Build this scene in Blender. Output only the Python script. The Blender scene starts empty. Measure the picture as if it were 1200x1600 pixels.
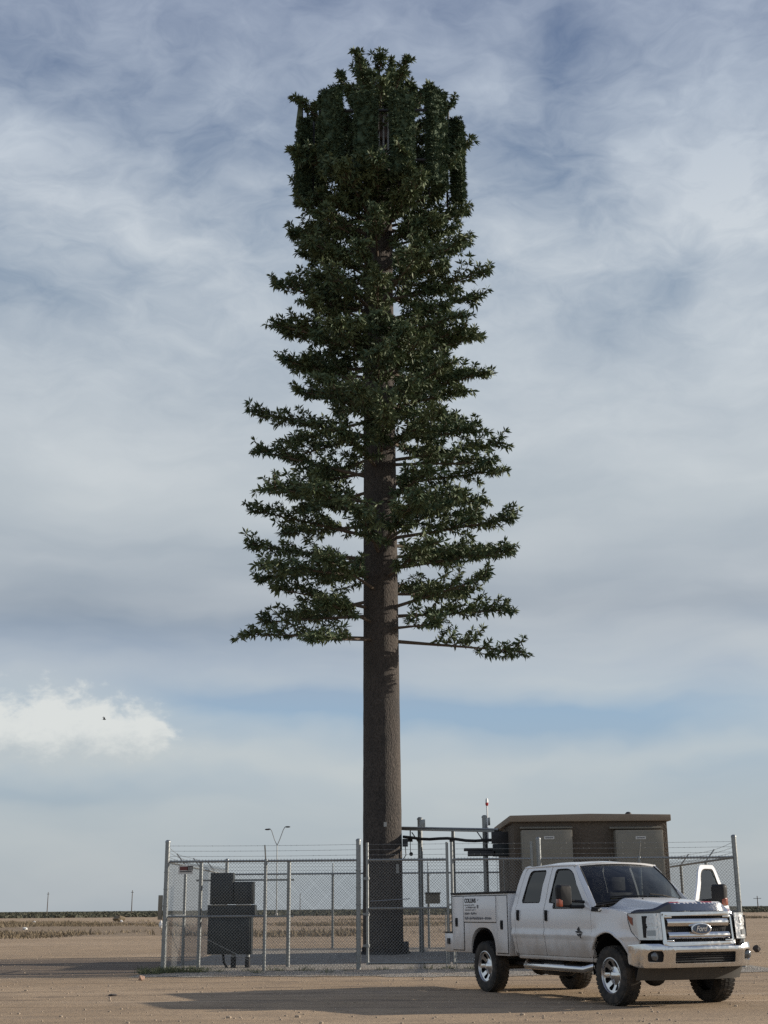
import bpy, bmesh, math, random
import numpy as np
from mathutils import Vector, Matrix
R = math.radians
S = bpy.context.scene
COL = S.collection
rng = np.random.default_rng(7)
random.seed(7)

# ------------------------------------------------------------------ camera
F, PITCH, ROLL, CAMH = 2050.0, math.atan(620 / 2050), 0.008, 1.40
cam = bpy.data.cameras.new('camera')
cam.sensor_fit = 'VERTICAL'; cam.sensor_height = 36.0; cam.lens = F / 1600 * 36
cam.clip_start = 0.1; cam.clip_end = 20000
camo = bpy.data.objects.new('camera', cam); COL.objects.link(camo)
camo.matrix_world = Matrix.Translation((0, 0, CAMH)) @ Matrix.Rotation(math.pi / 2 + PITCH, 4, 'X') @ Matrix.Rotation(-ROLL, 4, 'Z')
S.camera = camo

# ------------------------------------------------------------------ light
SUN_EL, SUN_AZ = R(17.8), R(80)          # azimuth measured from +Y towards +X
sd = Vector((math.sin(SUN_AZ) * math.cos(SUN_EL), math.cos(SUN_AZ) * math.cos(SUN_EL), math.sin(SUN_EL)))
sun = bpy.data.lights.new('sun', 'SUN'); sun.energy = 4.9; sun.angle = R(0.55); sun.color = (1.0, 0.90, 0.76)
suno = bpy.data.objects.new('sun', sun); COL.objects.link(suno)
suno.rotation_euler = (-sd).to_track_quat('-Z', 'Y').to_euler()
S.view_settings.view_transform = 'Standard'; S.view_settings.look = 'None'
S.view_settings.exposure = 0.22; S.view_settings.gamma = 1.0
S.cycles.use_denoising = False
S.cycles.use_adaptive_sampling = False
S.cycles.max_bounces = 8; S.cycles.transparent_max_bounces = 12

def lin(r, g, b):
    f = lambda c: (c / 255 / 12.92) if c / 255 <= .04045 else ((c / 255 + .055) / 1.055) ** 2.4
    return (f(r), f(g), f(b), 1)

def ray(px, py):
    a, b = px - 600, py - 800
    cr, sr = math.cos(ROLL), math.sin(ROLL); cp, sp = math.cos(PITCH), math.sin(PITCH)
    u = a * cr - b * sr; v = -(a * sr + b * cr)
    return np.array([u, F * cp - v * sp, F * sp + v * cp])
def at(px, py, Y):
    d = ray(px, py); t = Y / d[1]
    return Vector((d[0] * t, Y, CAMH + d[2] * t))
def sky_uv(px, py):
    d = ray(px, py); d = d / np.linalg.norm(d)
    return math.atan2(d[0], d[1]), math.asin(d[2])

# ------------------------------------------------------------------ node helper
class NT:
    def __init__(s, tree): s.t = tree; s.n = tree.nodes; s.l = tree.links
    def set(s, sock, v):
        if isinstance(v, bpy.types.NodeSocket): s.l.new(v, sock)
        elif v is not None: sock.default_value = v
    def add(s, typ, **kw):
        nd = s.n.new(typ)
        for k, v in kw.items(): setattr(nd, k, v)
        return nd
    def math(s, op, a, b=None, c=None, clamp=False):
        nd = s.add('ShaderNodeMath', operation=op, use_clamp=clamp)
        s.set(nd.inputs[0], a)
        if b is not None: s.set(nd.inputs[1], b)
        if c is not None: s.set(nd.inputs[2], c)
        return nd.outputs[0]
    def mix(s, f, a, b, mode='MIX'):
        nd = s.add('ShaderNodeMix', data_type='RGBA', blend_type=mode)
        s.set(nd.inputs[0], f); s.set(nd.inputs[6], a); s.set(nd.inputs[7], b)
        return nd.outputs[2]
    def ramp(s, f, stops, interp='LINEAR'):
        nd = s.add('ShaderNodeValToRGB'); cr = nd.color_ramp; cr.interpolation = interp
        while len(cr.elements) < len(stops): cr.elements.new(0.5)
        for e, (p, c) in zip(cr.elements, stops): e.position = p; e.color = c if len(c) == 4 else (*c, 1)
        s.set(nd.inputs[0], f); return nd.outputs[0]
    def noise(s, vec, scale, detail=4, rough=.5, dist=0, out=0):
        nd = s.add('ShaderNodeTexNoise'); s.set(nd.inputs['Vector'], vec)
        nd.inputs['Scale'].default_value = scale; nd.inputs['Detail'].default_value = detail
        nd.inputs['Roughness'].default_value = rough; nd.inputs['Distortion'].default_value = dist
        return nd.outputs[out]
    def voro(s, vec, scale, feature='F1', out='Distance', rand=1):
        nd = s.add('ShaderNodeTexVoronoi', feature=feature); s.set(nd.inputs['Vector'], vec)
        nd.inputs['Scale'].default_value = scale; nd.inputs['Randomness'].default_value = rand
        return nd.outputs[out]
    def mapping(s, vec, loc=(0, 0, 0), rot=(0, 0, 0), scale=(1, 1, 1), typ='POINT'):
        nd = s.add('ShaderNodeMapping', vector_type=typ); s.set(nd.inputs[0], vec)
        nd.inputs[1].default_value = loc; nd.inputs[2].default_value = rot; nd.inputs[3].default_value = scale
        return nd.outputs[0]
    def mr(s, v, a, b, c=0, d=1, smooth=True):
        nd = s.add('ShaderNodeMapRange', interpolation_type='SMOOTHSTEP' if smooth else 'LINEAR')
        s.set(nd.inputs[0], v)
        for i, x in enumerate((a, b, c, d)): nd.inputs[1 + i].default_value = x
        return nd.outputs[0]
    def bump(s, h, strength=.5, dist=.02):
        nd = s.add('ShaderNodeBump'); nd.inputs['Strength'].default_value = strength; nd.inputs['Distance'].default_value = dist
        s.set(nd.inputs['Height'], h); return nd.outputs[0]

# ------------------------------------------------------------------ sky
w = bpy.data.worlds.new('World'); S.world = w; w.use_nodes = True
w.cycles.sampling_method = 'MANUAL'; w.cycles.sample_map_resolution = 1024
n = NT(w.node_tree); n.n.clear()
gen = n.add('ShaderNodeTexCoord').outputs['Generated']
nrm = n.add('ShaderNodeVectorMath', operation='NORMALIZE'); n.set(nrm.inputs[0], gen)
sep = n.add('ShaderNodeSeparateXYZ'); n.set(sep.inputs[0], nrm.outputs[0])
X, Y, Z = sep.outputs
el = n.math('ARCSINE', Z); az = n.math('ARCTAN2', X, Y)
com = n.add('ShaderNodeCombineXYZ'); n.set(com.inputs[0], az); n.set(com.inputs[1], el)
uv = com.outputs[0]
# wisps: warp the direction a little, then read broad drifts and fine streaks
wn = n.noise(n.mapping(uv, scale=(1, 1.5, 1)), 5, 4, .55, out=1)
wv = n.add('ShaderNodeVectorMath', operation='MULTIPLY_ADD')
n.set(wv.inputs[0], wn); wv.inputs[1].default_value = (.11, .075, 0); wv.inputs[2].default_value = (-.055, -.0375, 0)
wa = n.add('ShaderNodeVectorMath', operation='ADD'); n.set(wa.inputs[0], wv.outputs[0]); n.set(wa.inputs[1], uv)
wuv = wa.outputs[0]
high = n.mr(el, R(14), R(27))
def blob(px, py, sx, sy, ang, amp):
    u, e = sky_uv(px, py)
    m = n.mapping(wuv, (u, e, 0), (0, 0, R(-ang)), (sx / 2050, sy / 2050, 1), 'TEXTURE')
    ln = n.add('ShaderNodeVectorMath', operation='DOT_PRODUCT'); n.set(ln.inputs[0], m); n.set(ln.inputs[1], m)
    g = n.math('POWER', 0.36788, ln.outputs['Value'])
    return n.math('MULTIPLY', g, amp)
n1 = n.noise(n.mapping(wuv, rot=(0, 0, R(32)), scale=(1.0, 1.9, 1)), 5.0, 6, .52, .3)     # diagonal cirrus
n2 = n.noise(n.mapping(wuv, rot=(0, 0, R(4)), scale=(1.0, 4.2, 1)), 4.2, 5, .46, .2)          # flat stratus low down
n3 = n.noise(n.mapping(wuv, rot=(0, 0, R(-50)), scale=(1.4, 3.2, 1)), 16, 5, .6, .5)
mixn = n.add('ShaderNodeMix', data_type='FLOAT'); n.set(mixn.inputs[0], high); n.set(mixn.inputs[2], n2); n.set(mixn.inputs[3], n1)
c = n.math('MULTIPLY_ADD', n.math('SUBTRACT', mixn.outputs[0], .5), 1.5, .5)
c = n.math('MULTIPLY_ADD', n.math('MULTIPLY', n.math('SUBTRACT', n3, .5), high), .9, c)
for b in [(250, 360, 210, 55, 27, .42), (330, 140, 34, 75, 60, .28), (60, 110, 110, 70, 20, -.30), (470, 230, 60, 90, 0, -.15),
          (30, 450, 150, 40, 8, -.28), (140, 690, 300, 75, 6, .22), (60, 980, 330, 55, 3, -.55), (430, 960, 130, 40, 0, -.12),
          (1090, 240, 140, 160, 45, .55), (1075, 425, 75, 40, -20, -.42), (860, 270, 110, 75, 20, -.36), (870, 55, 60, 80, 0, -.38),
          (740, 120, 90, 40, 20, .22), (540, 20, 60, 60, 30, .25), (860, 390, 120, 45, 10, .2), (900, 520, 130, 45, 0, -.25),
          (950, 660, 260, 60, 0, .16), (800, 1128, 380, 30, 4, -.6), (360, 1108, 180, 24, 3, -.45), (1050, 1010, 260, 55, 3, .22),
          (80, 1235, 220, 13, 2, -.25), (300, 1196, 300, 24, 2, .45), (120, 560, 160, 40, 10, .12), (1180, 400, 80, 160, 0, .35), (960, 1190, 260, 20, -3, .3), (20, 200, 50, 90, 60, .22)]:
    c = n.math('ADD', c, blob(*b))
c = n.math('ADD', c, 0, clamp=True)
K = 10.0                                                            # Background strength is 0.1
def kr(stops):
    out = []
    for d, col in stops:
        l = lin(*col); out.append((d / 90, (l[0], l[1], l[2], 1)))
    return out
dark = n.ramp(n.math('DIVIDE', el, math.pi / 2), kr([(0, (150, 161, 170)), (4, (156, 169, 179)), (8, (142, 166, 188)), (10, (146, 161, 180)), (12.5, (132, 144, 158)), (17, (156, 167, 176)), (23, (146, 159, 173)), (28, (120, 139, 161)), (33, (104, 122, 149)), (39, (96, 112, 141)), (70, (80, 98, 132))]))
light = n.ramp(n.math('DIVIDE', el, math.pi / 2), kr([(0, (173, 179, 183)), (4, (182, 188, 190)), (8, (188, 194, 195)), (12.5, (184, 189, 193)), (17, (197, 202, 204)), (23, (193, 200, 205)), (28, (194, 201, 207)), (33, (177, 187, 199)), (39, (154, 165, 184)), (70, (140, 150, 178))]))
veil = n.mix(c, dark, light)
# one low cumulus bank
cn = n.noise(n.mapping(uv, scale=(1, 1.5, 1)), 46, 6, .62, .15)
cb = n.math('ADD', blob(70, 1150, 190, 58, 6, 1.0), blob(238, 1166, 34, 24, 0, .8))
cb = n.math('MULTIPLY_ADD', n.math('SUBTRACT', cn, .5), 1.25, cb)
flat = n.mr(n.math('MULTIPLY_ADD', n.math('SUBTRACT', cn, .5), .03, el), sky_uv(100, 1230)[1], sky_uv(100, 1160)[1])
cm = n.math('MULTIPLY', n.mr(cb, .27, .68), flat)
cshade = n.mr(n.math('MULTIPLY_ADD', n.math('SUBTRACT', cn, .5), .05, el), sky_uv(100, 1195)[1], sky_uv(100, 1130)[1])
cumu = n.mix(cshade, lin(178, 185, 188), lin(212, 214, 211))
skyc = n.mix(n.math('MULTIPLY', cm, .9), veil, cumu)
scl = n.add('ShaderNodeVectorMath', operation='SCALE'); n.set(scl.inputs[0], skyc); scl.inputs['Scale'].default_value = K
nis = n.add('ShaderNodeTexSky', sky_type='NISHITA'); nis.sun_disc = False
nis.sun_elevation = SUN_EL; nis.sun_rotation = SUN_AZ; nis.dust_density = 1.5
full = n.mix(.08, scl.outputs[0], nis.outputs[0])
bg = n.add('ShaderNodeBackground'); n.set(bg.inputs[0], full); bg.inputs[1].default_value = 0.1
n.l.new(bg.outputs[0], n.add('ShaderNodeOutputWorld').inputs[0])

# ------------------------------------------------------------------ materials
M = {}
def mat(name, col=(.5, .5, .5), rough=.6, metal=0, var=.0, vscale=8, bump=0, bscale=60, coat=0, spec=.5, coords='Object', fn=None):
    m = bpy.data.materials.new(name); m.use_nodes = True
    t = NT(m.node_tree); p = t.n['Principled BSDF']
    p.inputs['Roughness'].default_value = rough; p.inputs['Metallic'].default_value = metal
    p.inputs['Coat Weight'].default_value = coat; p.inputs['Specular IOR Level'].default_value = spec
    v = t.add('ShaderNodeTexCoord').outputs[coords]
    base = (*col[:3], 1)
    if var:
        f = t.noise(v, vscale, 5, .6)
        base = t.mix(f, tuple(c * (1 - var) for c in col[:3]) + (1,), tuple(min(1, c * (1 + var)) for c in col[:3]) + (1,))
        t.set(p.inputs['Roughness'], t.mr(t.noise(v, vscale * 2.3, 3), .3, .7, max(.03, rough - .08), min(1, rough + .1)))
    t.set(p.inputs['Base Color'], base)
    if bump: t.set(p.inputs['Normal'], t.bump(t.noise(v, bscale, 4), bump, .01))
    if fn: fn(t, p, v)
    M[name] = m; return m

mat('galvanised', (.25, .265, .27), .42, .75, .2, 9)
mat('wire', (.25, .26, .26), .5, .6, .1, 5)
mat('wood_brown', (.105, .08, .06), .85, 0, .3, 12)
mat('cabinet_dark', (.020, .026, .029), .55, .1, .15, 3)
mat('cabinet_grey', (.205, .188, .152), .55, 0, .1, 3)
mat('black_rubber', (.018, .018, .018), .75, 0, .3, 20)
mat('black_plastic', (.014, .014, .016), .6, 0, .2, 10, spec=.3)
mat('dark_metal', (.045, .045, .048), .6, .4, .3, 8)
mat('cable_black', (.012, .012, .013), .6)
mat('chrome', (.70, .70, .70), .14, 1, .10, 6)
mat('dull_chrome', (.55, .55, .56), .28, 1, .2, 14)
mat('white_enamel', (.78, .78, .77), .5, 0, .06, 4)
mat('amber', (.22, .045, .015), .25, 0, coat=.6)
mat('red_plastic', (.45, .03, .03), .3)
mat('lens', (.58, .60, .61), .12, .35, coat=1)
mat('lens_dark', (.10, .11, .12), .08, .3, coat=1)
mat('ink', (.03, .03, .035), .6)
mat('ink_grey', (.17, .17, .185), .6)
mat('ink_red', (.13, .035, .035), .5)
mat('label_white', (.55, .55, .53), .5)
mat('seat', (.10, .095, .09), .85, 0, .2, 6)
mat('bark_red', (.16, .055, .05), .7)
mat('flag_blue', (.05, .07, .13), .18, 0, .3, 20, coat=.6)
mat('flag_red', (.34, .05, .05), .2, 0, .2, 20, coat=.6)
mat('flag_white', (.62, .60, .60), .25, 0, .1, 10, coat=.6)
mat('deflector', (.012, .012, .016), .12, 0, coat=1)
mat('litter', (.78, .77, .74), .6, 0, .1, 5)
mat('orange', (.42, .27, .20), .7)
mat('rock', (.07, .06, .055), .9, 0, .3, 10)
mat('concrete', (.42, .41, .38), .9, 0, .15, 4)
mat('pole_wood', (.13, .105, .085), .9, 0, .2, 3)
mat('bird', (.03, .028, .026), .8)

def f_paint(t, p, v):
    geo = t.add('ShaderNodeSeparateXYZ'); t.set(geo.inputs[0], v)
    nz = t.noise(v, 2.5, 5, .65)
    low = t.mr(t.math('MULTIPLY_ADD', t.math('SUBTRACT', nz, .5), .75, geo.outputs[2]), 1.10, .56)
    mx_ = t.math('ABSOLUTE', t.math('ADD', t.math('ABSOLUTE', t.math('ADD', geo.outputs[0], 2.25)), -1.55))
    mud = t.math('MULTIPLY', t.mr(mx_, .42, .05), t.mr(t.math('MULTIPLY_ADD', t.math('SUBTRACT', nz, .5), .7, geo.outputs[2]), .98, .62))
    low = t.math('MAXIMUM', low, t.math('MULTIPLY', mud, 1.1), clamp=True)
    col = t.mix(t.math('MULTIPLY', low, .72), (.74, .74, .745, 1), (.33, .25, .18, 1))
    spl = t.mr(t.noise(v, 34, 3, .7), .60, .74)
    col = t.mix(t.math('MULTIPLY', spl, t.math('MULTIPLY_ADD', low, .45, .0)), col, (.30, .23, .17, 1))
    t.set(p.inputs['Base Color'], col)
    t.set(p.inputs['Roughness'], t.math('MULTIPLY_ADD', low, .35, .26))
mat('paint', (.8, .8, .8), .3, coat=.45, fn=f_paint)

def f_glass(dark, refl=1.0):
    def f(t, p, v):
        out = t.n['Material Output']
        tr = t.add('ShaderNodeBsdfTransparent'); tr.inputs[0].default_value = (*dark, 1)
        gl = t.add('ShaderNodeBsdfGlossy'); gl.inputs['Roughness'].default_value = .03; gl.inputs[0].default_value = (refl, refl, refl, 1)
        fr = t.add('ShaderNodeFresnel'); fr.inputs[0].default_value = 1.5
        mx = t.add('ShaderNodeMixShader'); t.l.new(fr.outputs[0], mx.inputs[0]); t.l.new(tr.outputs[0], mx.inputs[1]); t.l.new(gl.outputs[0], mx.inputs[2])
        t.l.new(mx.outputs[0], out.inputs[0])
    return f
mat('glass_tint', fn=f_glass((.10, .11, .12)))
mat('glass_clear', fn=f_glass((.50, .55, .54)))

def f_tyre(t, p, v):
    nz = t.noise(v, 7, 4, .6)
    t.set(p.inputs['Base Color'], t.mix(t.mr(nz, .35, .75), (.018, .018, .018, 1), (.075, .062, .05, 1)))
mat('tyre', (.02, .02, .02), .85, fn=f_tyre)

def f_bark(t, p, v):
    m = t.mapping(v, scale=(1.5, 1.5, .5))
    a = t.voro(m, 26, 'F1'); b = t.noise(m, 9, 6, .65)
    big = t.noise(t.mapping(v, scale=(1, 1, .5)), 1.6, 4, .6)
    h = t.math('MULTIPLY_ADD', a, .7, b)
    col = t.ramp(h, [(.35, (.013, .0115, .0115)), (.62, (.040, .034, .030)), (.95, (.085, .070, .060))])
    col = t.mix(t.mr(big, .35, .7), col, (.030, .027, .026, 1), 'MIX')
    col2 = t.mix(.55, t.ramp(h, [(.35, (.013, .0115, .0115)), (.62, (.040, .034, .030)), (.95, (.085, .070, .060))]), col)
    t.set(p.inputs['Base Color'], col2)
    t.set(p.inputs['Normal'], t.bump(h, .9, .05))
mat('bark', (.1, .08, .06), .9, fn=f_bark)

def f_needle(t, p, v):
    a = t.noise(v, 1.1, 3, .6); b = t.noise(v, 9, 2, .5)
    col = t.mix(t.mr(a, .35, .68), (.044, .080, .044, 1), (.098, .128, .058, 1))
    col = t.mix(t.mr(b, .4, .75), col, (.130, .155, .072, 1))
    t.set(p.inputs['Base Color'], col)
mat('needles', (.04, .05, .025), .62, spec=.3, fn=f_needle)
def f_sock(t, p, v):
    b = t.noise(v, 9, 3, .6)
    t.set(p.inputs['Base Color'], t.mix(t.mr(b, .35, .7), (.042, .072, .044, 1), (.088, .118, .062, 1)))
mat('sock', (.03, .04, .025), .7, spec=.2, fn=f_sock)

def f_wall(t, p, v):
    a = t.voro(v, 26, 'F1'); b = t.voro(v, 26, 'F1', 'Color')
    s = t.add('ShaderNodeSeparateColor'); t.set(s.inputs[0], b)
    col = t.mix(s.outputs[0], (.085, .066, .049, 1), (.112, .088, .066, 1))
    t.set(p.inputs['Base Color'], col); t.set(p.inputs['Normal'], t.bump(a, .8, .02))
mat('aggregate_wall', (.1, .08, .06), .9, fn=f_wall)
mat('fascia', (.24, .19, .14), .75, 0, .12, 3)

def f_dirt(t, p, v):
    sx = t.add('ShaderNodeSeparateXYZ'); t.set(sx.inputs[0], v)
    a = t.noise(t.mapping(v, scale=(.55, 1, 1)), .16, 6, .6, .3); b = t.noise(v, 1.1, 5, .65); f = t.noise(v, 14, 4, .7); g = t.noise(v, 70, 2, .6)
    col = t.mix(t.mr(a, .33, .68), (.325, .236, .152, 1), (.432, .322, .216, 1))
    col = t.mix(t.math('MULTIPLY', t.mr(b, .42, .72), .55), col, (.232, .177, .129, 1))
    col = t.mix(t.math('MULTIPLY', t.mr(f, .5, .8), .45), col, (.44, .357, .268, 1))
    col = t.mix(t.math('MULTIPLY', t.mr(g, .58, .75), .5), col, (.21, .16, .122, 1))
    ln1 = t.noise(t.mapping(v, rot=(0, 0, R(7)), scale=(.09, 2.2, 1)), 1.0, 5, .65, .3)
    col = t.mix(t.math('MULTIPLY', t.mr(ln1, .48, .70), .5), col, (.205, .155, .114, 1))
    ln2 = t.noise(t.mapping(v, rot=(0, 0, R(-16)), scale=(.06, 1.3, 1)), 1.3, 5, .6, .3)
    col = t.mix(t.math('MULTIPLY', t.mr(ln2, .52, .75), .45), col, (.46, .375, .285, 1))
    for c0, am, fr, ph in ((25.2, 1.1, .16, .4), (28.3, .8, .13, 2.0), (22.6, 1.4, .10, 4.0)):
        yr = t.math('SUBTRACT', sx.outputs[1], t.math('MULTIPLY_ADD', t.math('SINE', t.math('MULTIPLY_ADD', sx.outputs[0], fr, ph)), am, c0))
        dd_ = t.math('ABSOLUTE', t.math('SUBTRACT', t.math('ABSOLUTE', yr), .84))
        tk_ = t.math('MULTIPLY', t.mr(dd_, .17, .10), t.mr(b, .36, .62, .05, .6))
        col = t.mix(tk_, col, (.175, .132, .098, 1))
    # a darker, streaked band leading off to the left of the compound
    trn = t.noise(t.mapping(v, scale=(.16, 1, 1)), .75, 5, .62)
    yy = t.math('MULTIPLY_ADD', t.math('SUBTRACT', trn, .5), 5.0, sx.outputs[1])
    band = t.math('MULTIPLY', t.mr(yy, 30.4, 31.4), t.mr(yy, 43.5, 42.0))
    streak = t.noise(t.mapping(v, scale=(.05, 1, 1)), 1.4, 4, .6)
    xf = t.mr(t.math('MULTIPLY_ADD', t.math('SUBTRACT', b, .5), 4.0, sx.outputs[0]), -2.2, -6.0)
    band = t.math('MULTIPLY', t.math('MULTIPLY', band, xf), t.mr(streak, .25, .62, .45, 1.0))
    tc = t.mix(f, (.075, .061, .053, 1), (.155, .126, .105, 1))
    col = t.mix(t.math('MULTIPLY', band, .88), col, tc)
    # farther out the soil turns into thin brown grass, then green-grey plain
    far = t.noise(t.mapping(v, scale=(.25, 1, 1)), .03, 6, .6, .4)
    yd = t.math('MULTIPLY_ADD', t.math('SUBTRACT', far, .5), 60.0, sx.outputs[1])
    g1 = t.math('MULTIPLY', t.mr(yd, 70, 84), t.mr(yd, 190, 150))
    col = t.mix(t.math('MULTIPLY', t.math('MULTIPLY', g1, t.mr(t.math('DIVIDE', sx.outputs[0], t.math('MAXIMUM', sx.outputs[1], 1.0)), -.12, -.18, .12, 1)), t.mr(b, .25, .6, .25, .7)), col, (.185, .143, .100, 1))
    yd2 = t.math('MULTIPLY_ADD', t.math('SUBTRACT', far, .5), 260.0, sx.outputs[1])
    col = t.mix(t.mr(yd2, 260, 380), col, (.135, .098, .078, 1))
    col = t.mix(t.mr(yd2, 520, 900), col, (.085, .082, .062, 1))
    t.set(p.inputs['Base Color'], col)
    t.set(p.inputs['Normal'], t.bump(t.math('MULTIPLY_ADD', f, .6, t.math('MULTIPLY_ADD', g, .35, t.math('MULTIPLY_ADD', ln1, .8, b))), .6, .05))
mat('dirt', (.3, .2, .15), .95, spec=.15, fn=f_dirt)

def f_gravel(t, p, v):
    a = t.voro(v, 30, 'F1', 'Color'); d = t.voro(v, 30); s = t.add('ShaderNodeSeparateColor'); t.set(s.inputs[0], a)
    a2 = t.voro(v, 11, 'F1', 'Color'); s2 = t.add('ShaderNodeSeparateColor'); t.set(s2.inputs[0], a2)
    b = t.noise(v, .9, 5, .6)
    col = t.mix(s.outputs[0], (.12, .108, .094, 1), (.46, .425, .375, 1))
    col = t.mix(t.math('MULTIPLY', s2.outputs[1], .4), col, (.21, .195, .17, 1))
    col = t.mix(t.math('MULTIPLY', t.mr(b, .48, .72), .6), col, (.25, .19, .14, 1))
    t.set(p.inputs['Base Color'], col); t.set(p.inputs['Normal'], t.bump(d, .9, .03))
mat('gravel', (.25, .23, .2), .95, spec=.2, fn=f_gravel)

def f_scrub(t, p, v):
    a = t.noise(v, .05, 3, .6); b = t.noise(v, .6, 3, .6)
    col = t.mix(t.mr(a, .35, .65), (.085, .092, .070, 1), (.105, .105, .080, 1))
    t.set(p.inputs['Base Color'], t.mix(t.math('MULTIPLY', b, .6), col, (.095, .090, .062, 1)))
mat('scrub', (.07, .07, .05), .9, spec=.1, fn=f_scrub)
def f_brush(t, p, v):
    a = t.noise(v, .12, 3, .6); b = t.noise(v, 2.0, 3, .6)
    col = t.mix(t.mr(a, .35, .65), (.185, .145, .10, 1), (.27, .215, .15, 1))
    t.set(p.inputs['Base Color'], t.mix(t.math('MULTIPLY', b, .6), col, (.15, .13, .09, 1)))
mat('brush', (.15, .12, .08), .95, spec=.1, fn=f_brush)

# ------------------------------------------------------------------ mesh helpers
class MB:
    def __init__(s): s.v = []; s.f = []; s.m = []; s.k = 0
    def raw(s, v, f, mi=0):
        b = len(s.v); s.v.extend([tuple(p) for p in v]); s.f.extend([tuple(i + b for i in q) for q in f]); s.m.extend([mi] * len(f)); return s
    def box(s, c, d, rot=None, mi=0, taper=1.0):
        x, y, z = d[0] / 2, d[1] / 2, d[2] / 2; t = taper
        P = [(-x, -y, -z), (x, -y, -z), (x, y, -z), (-x, y, -z), (-x * t, -y * t, z), (x * t, -y * t, z), (x * t, y * t, z), (-x * t, y * t, z)]
        P = [Vector(p) for p in P]
        if rot is not None: P = [rot @ p for p in P]
        c = Vector(c)
        return s.raw([p + c for p in P], [(0, 3, 2, 1), (4, 5, 6, 7), (0, 1, 5, 4), (1, 2, 6, 5), (2, 3, 7, 6), (3, 0, 4, 7)], mi)
    def tube(s, pts, r, n=8, mi=0, caps=True):
        pts = [Vector(p) for p in pts]
        if not hasattr(r, '__len__'): r = [r] * len(pts)
        V = []; Fc = []; prev = None
        for i, p in enumerate(pts):
            d = (pts[min(i + 1, len(pts) - 1)] - pts[max(i - 1, 0)]).normalized()
            if prev is None:
                a = Vector((0, 0, 1)) if abs(d.z) < .9 else Vector((1, 0, 0))
                u = d.cross(a).normalized()
            else: u = (prev - d * prev.dot(d)).normalized()
            prev = u; v = d.cross(u)
            for k in range(n):
                t = 2 * math.pi * k / n; V.append(p + (u * math.cos(t) + v * math.sin(t)) * r[i])
        for i in range(len(pts) - 1):
            for k in range(n): Fc.append((i * n + k, i * n + (k + 1) % n, (i + 1) * n + (k + 1) % n, (i + 1) * n + k))
        if caps: Fc.append(tuple(range(n - 1, -1, -1))); Fc.append(tuple((len(pts) - 1) * n + k for k in range(n)))
        return s.raw(V, Fc, mi)
    def lathe(s, prof, n=32, axis='Z', c=(0, 0, 0), mi=0, close=False, caps=True):
        V = []; Fc = []; c = Vector(c)
        for r, h in prof:
            for k in range(n):
                t = 2 * math.pi * k / n; a, b = r * math.cos(t), r * math.sin(t)
                V.append(c + Vector({'Z': (a, b, h), 'Y': (a, h, b), 'X': (h, a, b)}[axis]))
        m = len(prof)
        for i in range(m if close else m - 1):
            j = (i + 1) % m
            for k in range(n): Fc.append((i * n + k, i * n + (k + 1) % n, j * n + (k + 1) % n, j * n + k))
        if not close and caps:
            Fc.append(tuple(range(n))); Fc.append(tuple((m - 1) * n + k for k in range(n)))
        return s.raw(V, Fc, mi)
    def prism(s, poly, fn0, fn1, mi=0):
        """poly: 2D outline (convex or mild), fn0/fn1 map (a,b) to the two end faces"""
        m = len(poly); V = [fn0(*p) for p in poly] + [fn1(*p) for p in poly]
        Fc = [tuple(range(m - 1, -1, -1)), tuple(range(m, 2 * m))] + [(i, (i + 1) % m, m + (i + 1) % m, m + i) for i in range(m)]
        return s.raw(V, Fc, mi)
    def grid(s, fn, nu, nv, mi=0):
        V = [fn(i / nu, j / nv) for i in range(nu + 1) for j in range(nv + 1)]
        Fc = [(i * (nv + 1) + j, (i + 1) * (nv + 1) + j, (i + 1) * (nv + 1) + j + 1, i * (nv + 1) + j + 1) for i in range(nu) for j in range(nv)]
        return s.raw(V, Fc, mi)
    def ball(s, c, r, n=10, mi=0):
        if not hasattr(r, '__len__'): r = (r, r, r)
        c = Vector(c)
        V = []; 
        for i in range(n + 1):
            a = math.pi * i / n
            for k in range(n * 2):
                t = math.pi * k / n
                V.append(c + Vector((r[0] * math.sin(a) * math.cos(t), r[1] * math.sin(a) * math.sin(t), r[2] * math.cos(a))))
        m = n * 2
        return s.raw(V, [(i * m + k, (i + 1) * m + k, (i + 1) * m + (k + 1) % m, i * m + (k + 1) % m) for i in range(n) for k in range(m)], mi)
    def build(s, name, mats, parent=None, smooth=False, bevel=0, solid=0, split=35, recalc=True, origin=None):
        me = bpy.data.meshes.new(name)
        V = s.v
        if origin is not None: V = [(p[0] - origin[0], p[1] - origin[1], p[2] - origin[2]) for p in V]
        me.from_pydata(V, [], s.f); 
        if isinstance(mats, (str, bpy.types.Material)): mats = [mats]
        for m in mats: me.materials.append(M[m] if isinstance(m, str) else m)
        if len(mats) > 1: me.polygons.foreach_set('material_index', s.m)
        if recalc:
            bm = bmesh.new(); bm.from_mesh(me); bmesh.ops.recalc_face_normals(bm, faces=bm.faces); bm.to_mesh(me); bm.free()
        return link(name, me, parent, smooth, bevel, solid, split, origin)

def link(name, me, parent=None, smooth=False, bevel=0, solid=0, split=35, origin=None):
    o = bpy.data.objects.new(name, me); COL.objects.link(o)
    if parent is not None: o.parent = parent
    if origin is not None: o.location = origin
    if solid:
        m = o.modifiers.new('solid', 'SOLIDIFY'); m.thickness = abs(solid); m.offset = -1 if solid > 0 else 1
    if bevel:
        m = o.modifiers.new('bevel', 'BEVEL'); m.width = bevel; m.segments = 2; m.limit_method = 'ANGLE'; m.angle_limit = R(40)
    if smooth or bevel:
        me.polygons.foreach_set('use_smooth', [True] * len(me.polygons))
        m = o.modifiers.new('split', 'EDGE_SPLIT'); m.split_angle = R(split)
    return o

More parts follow.
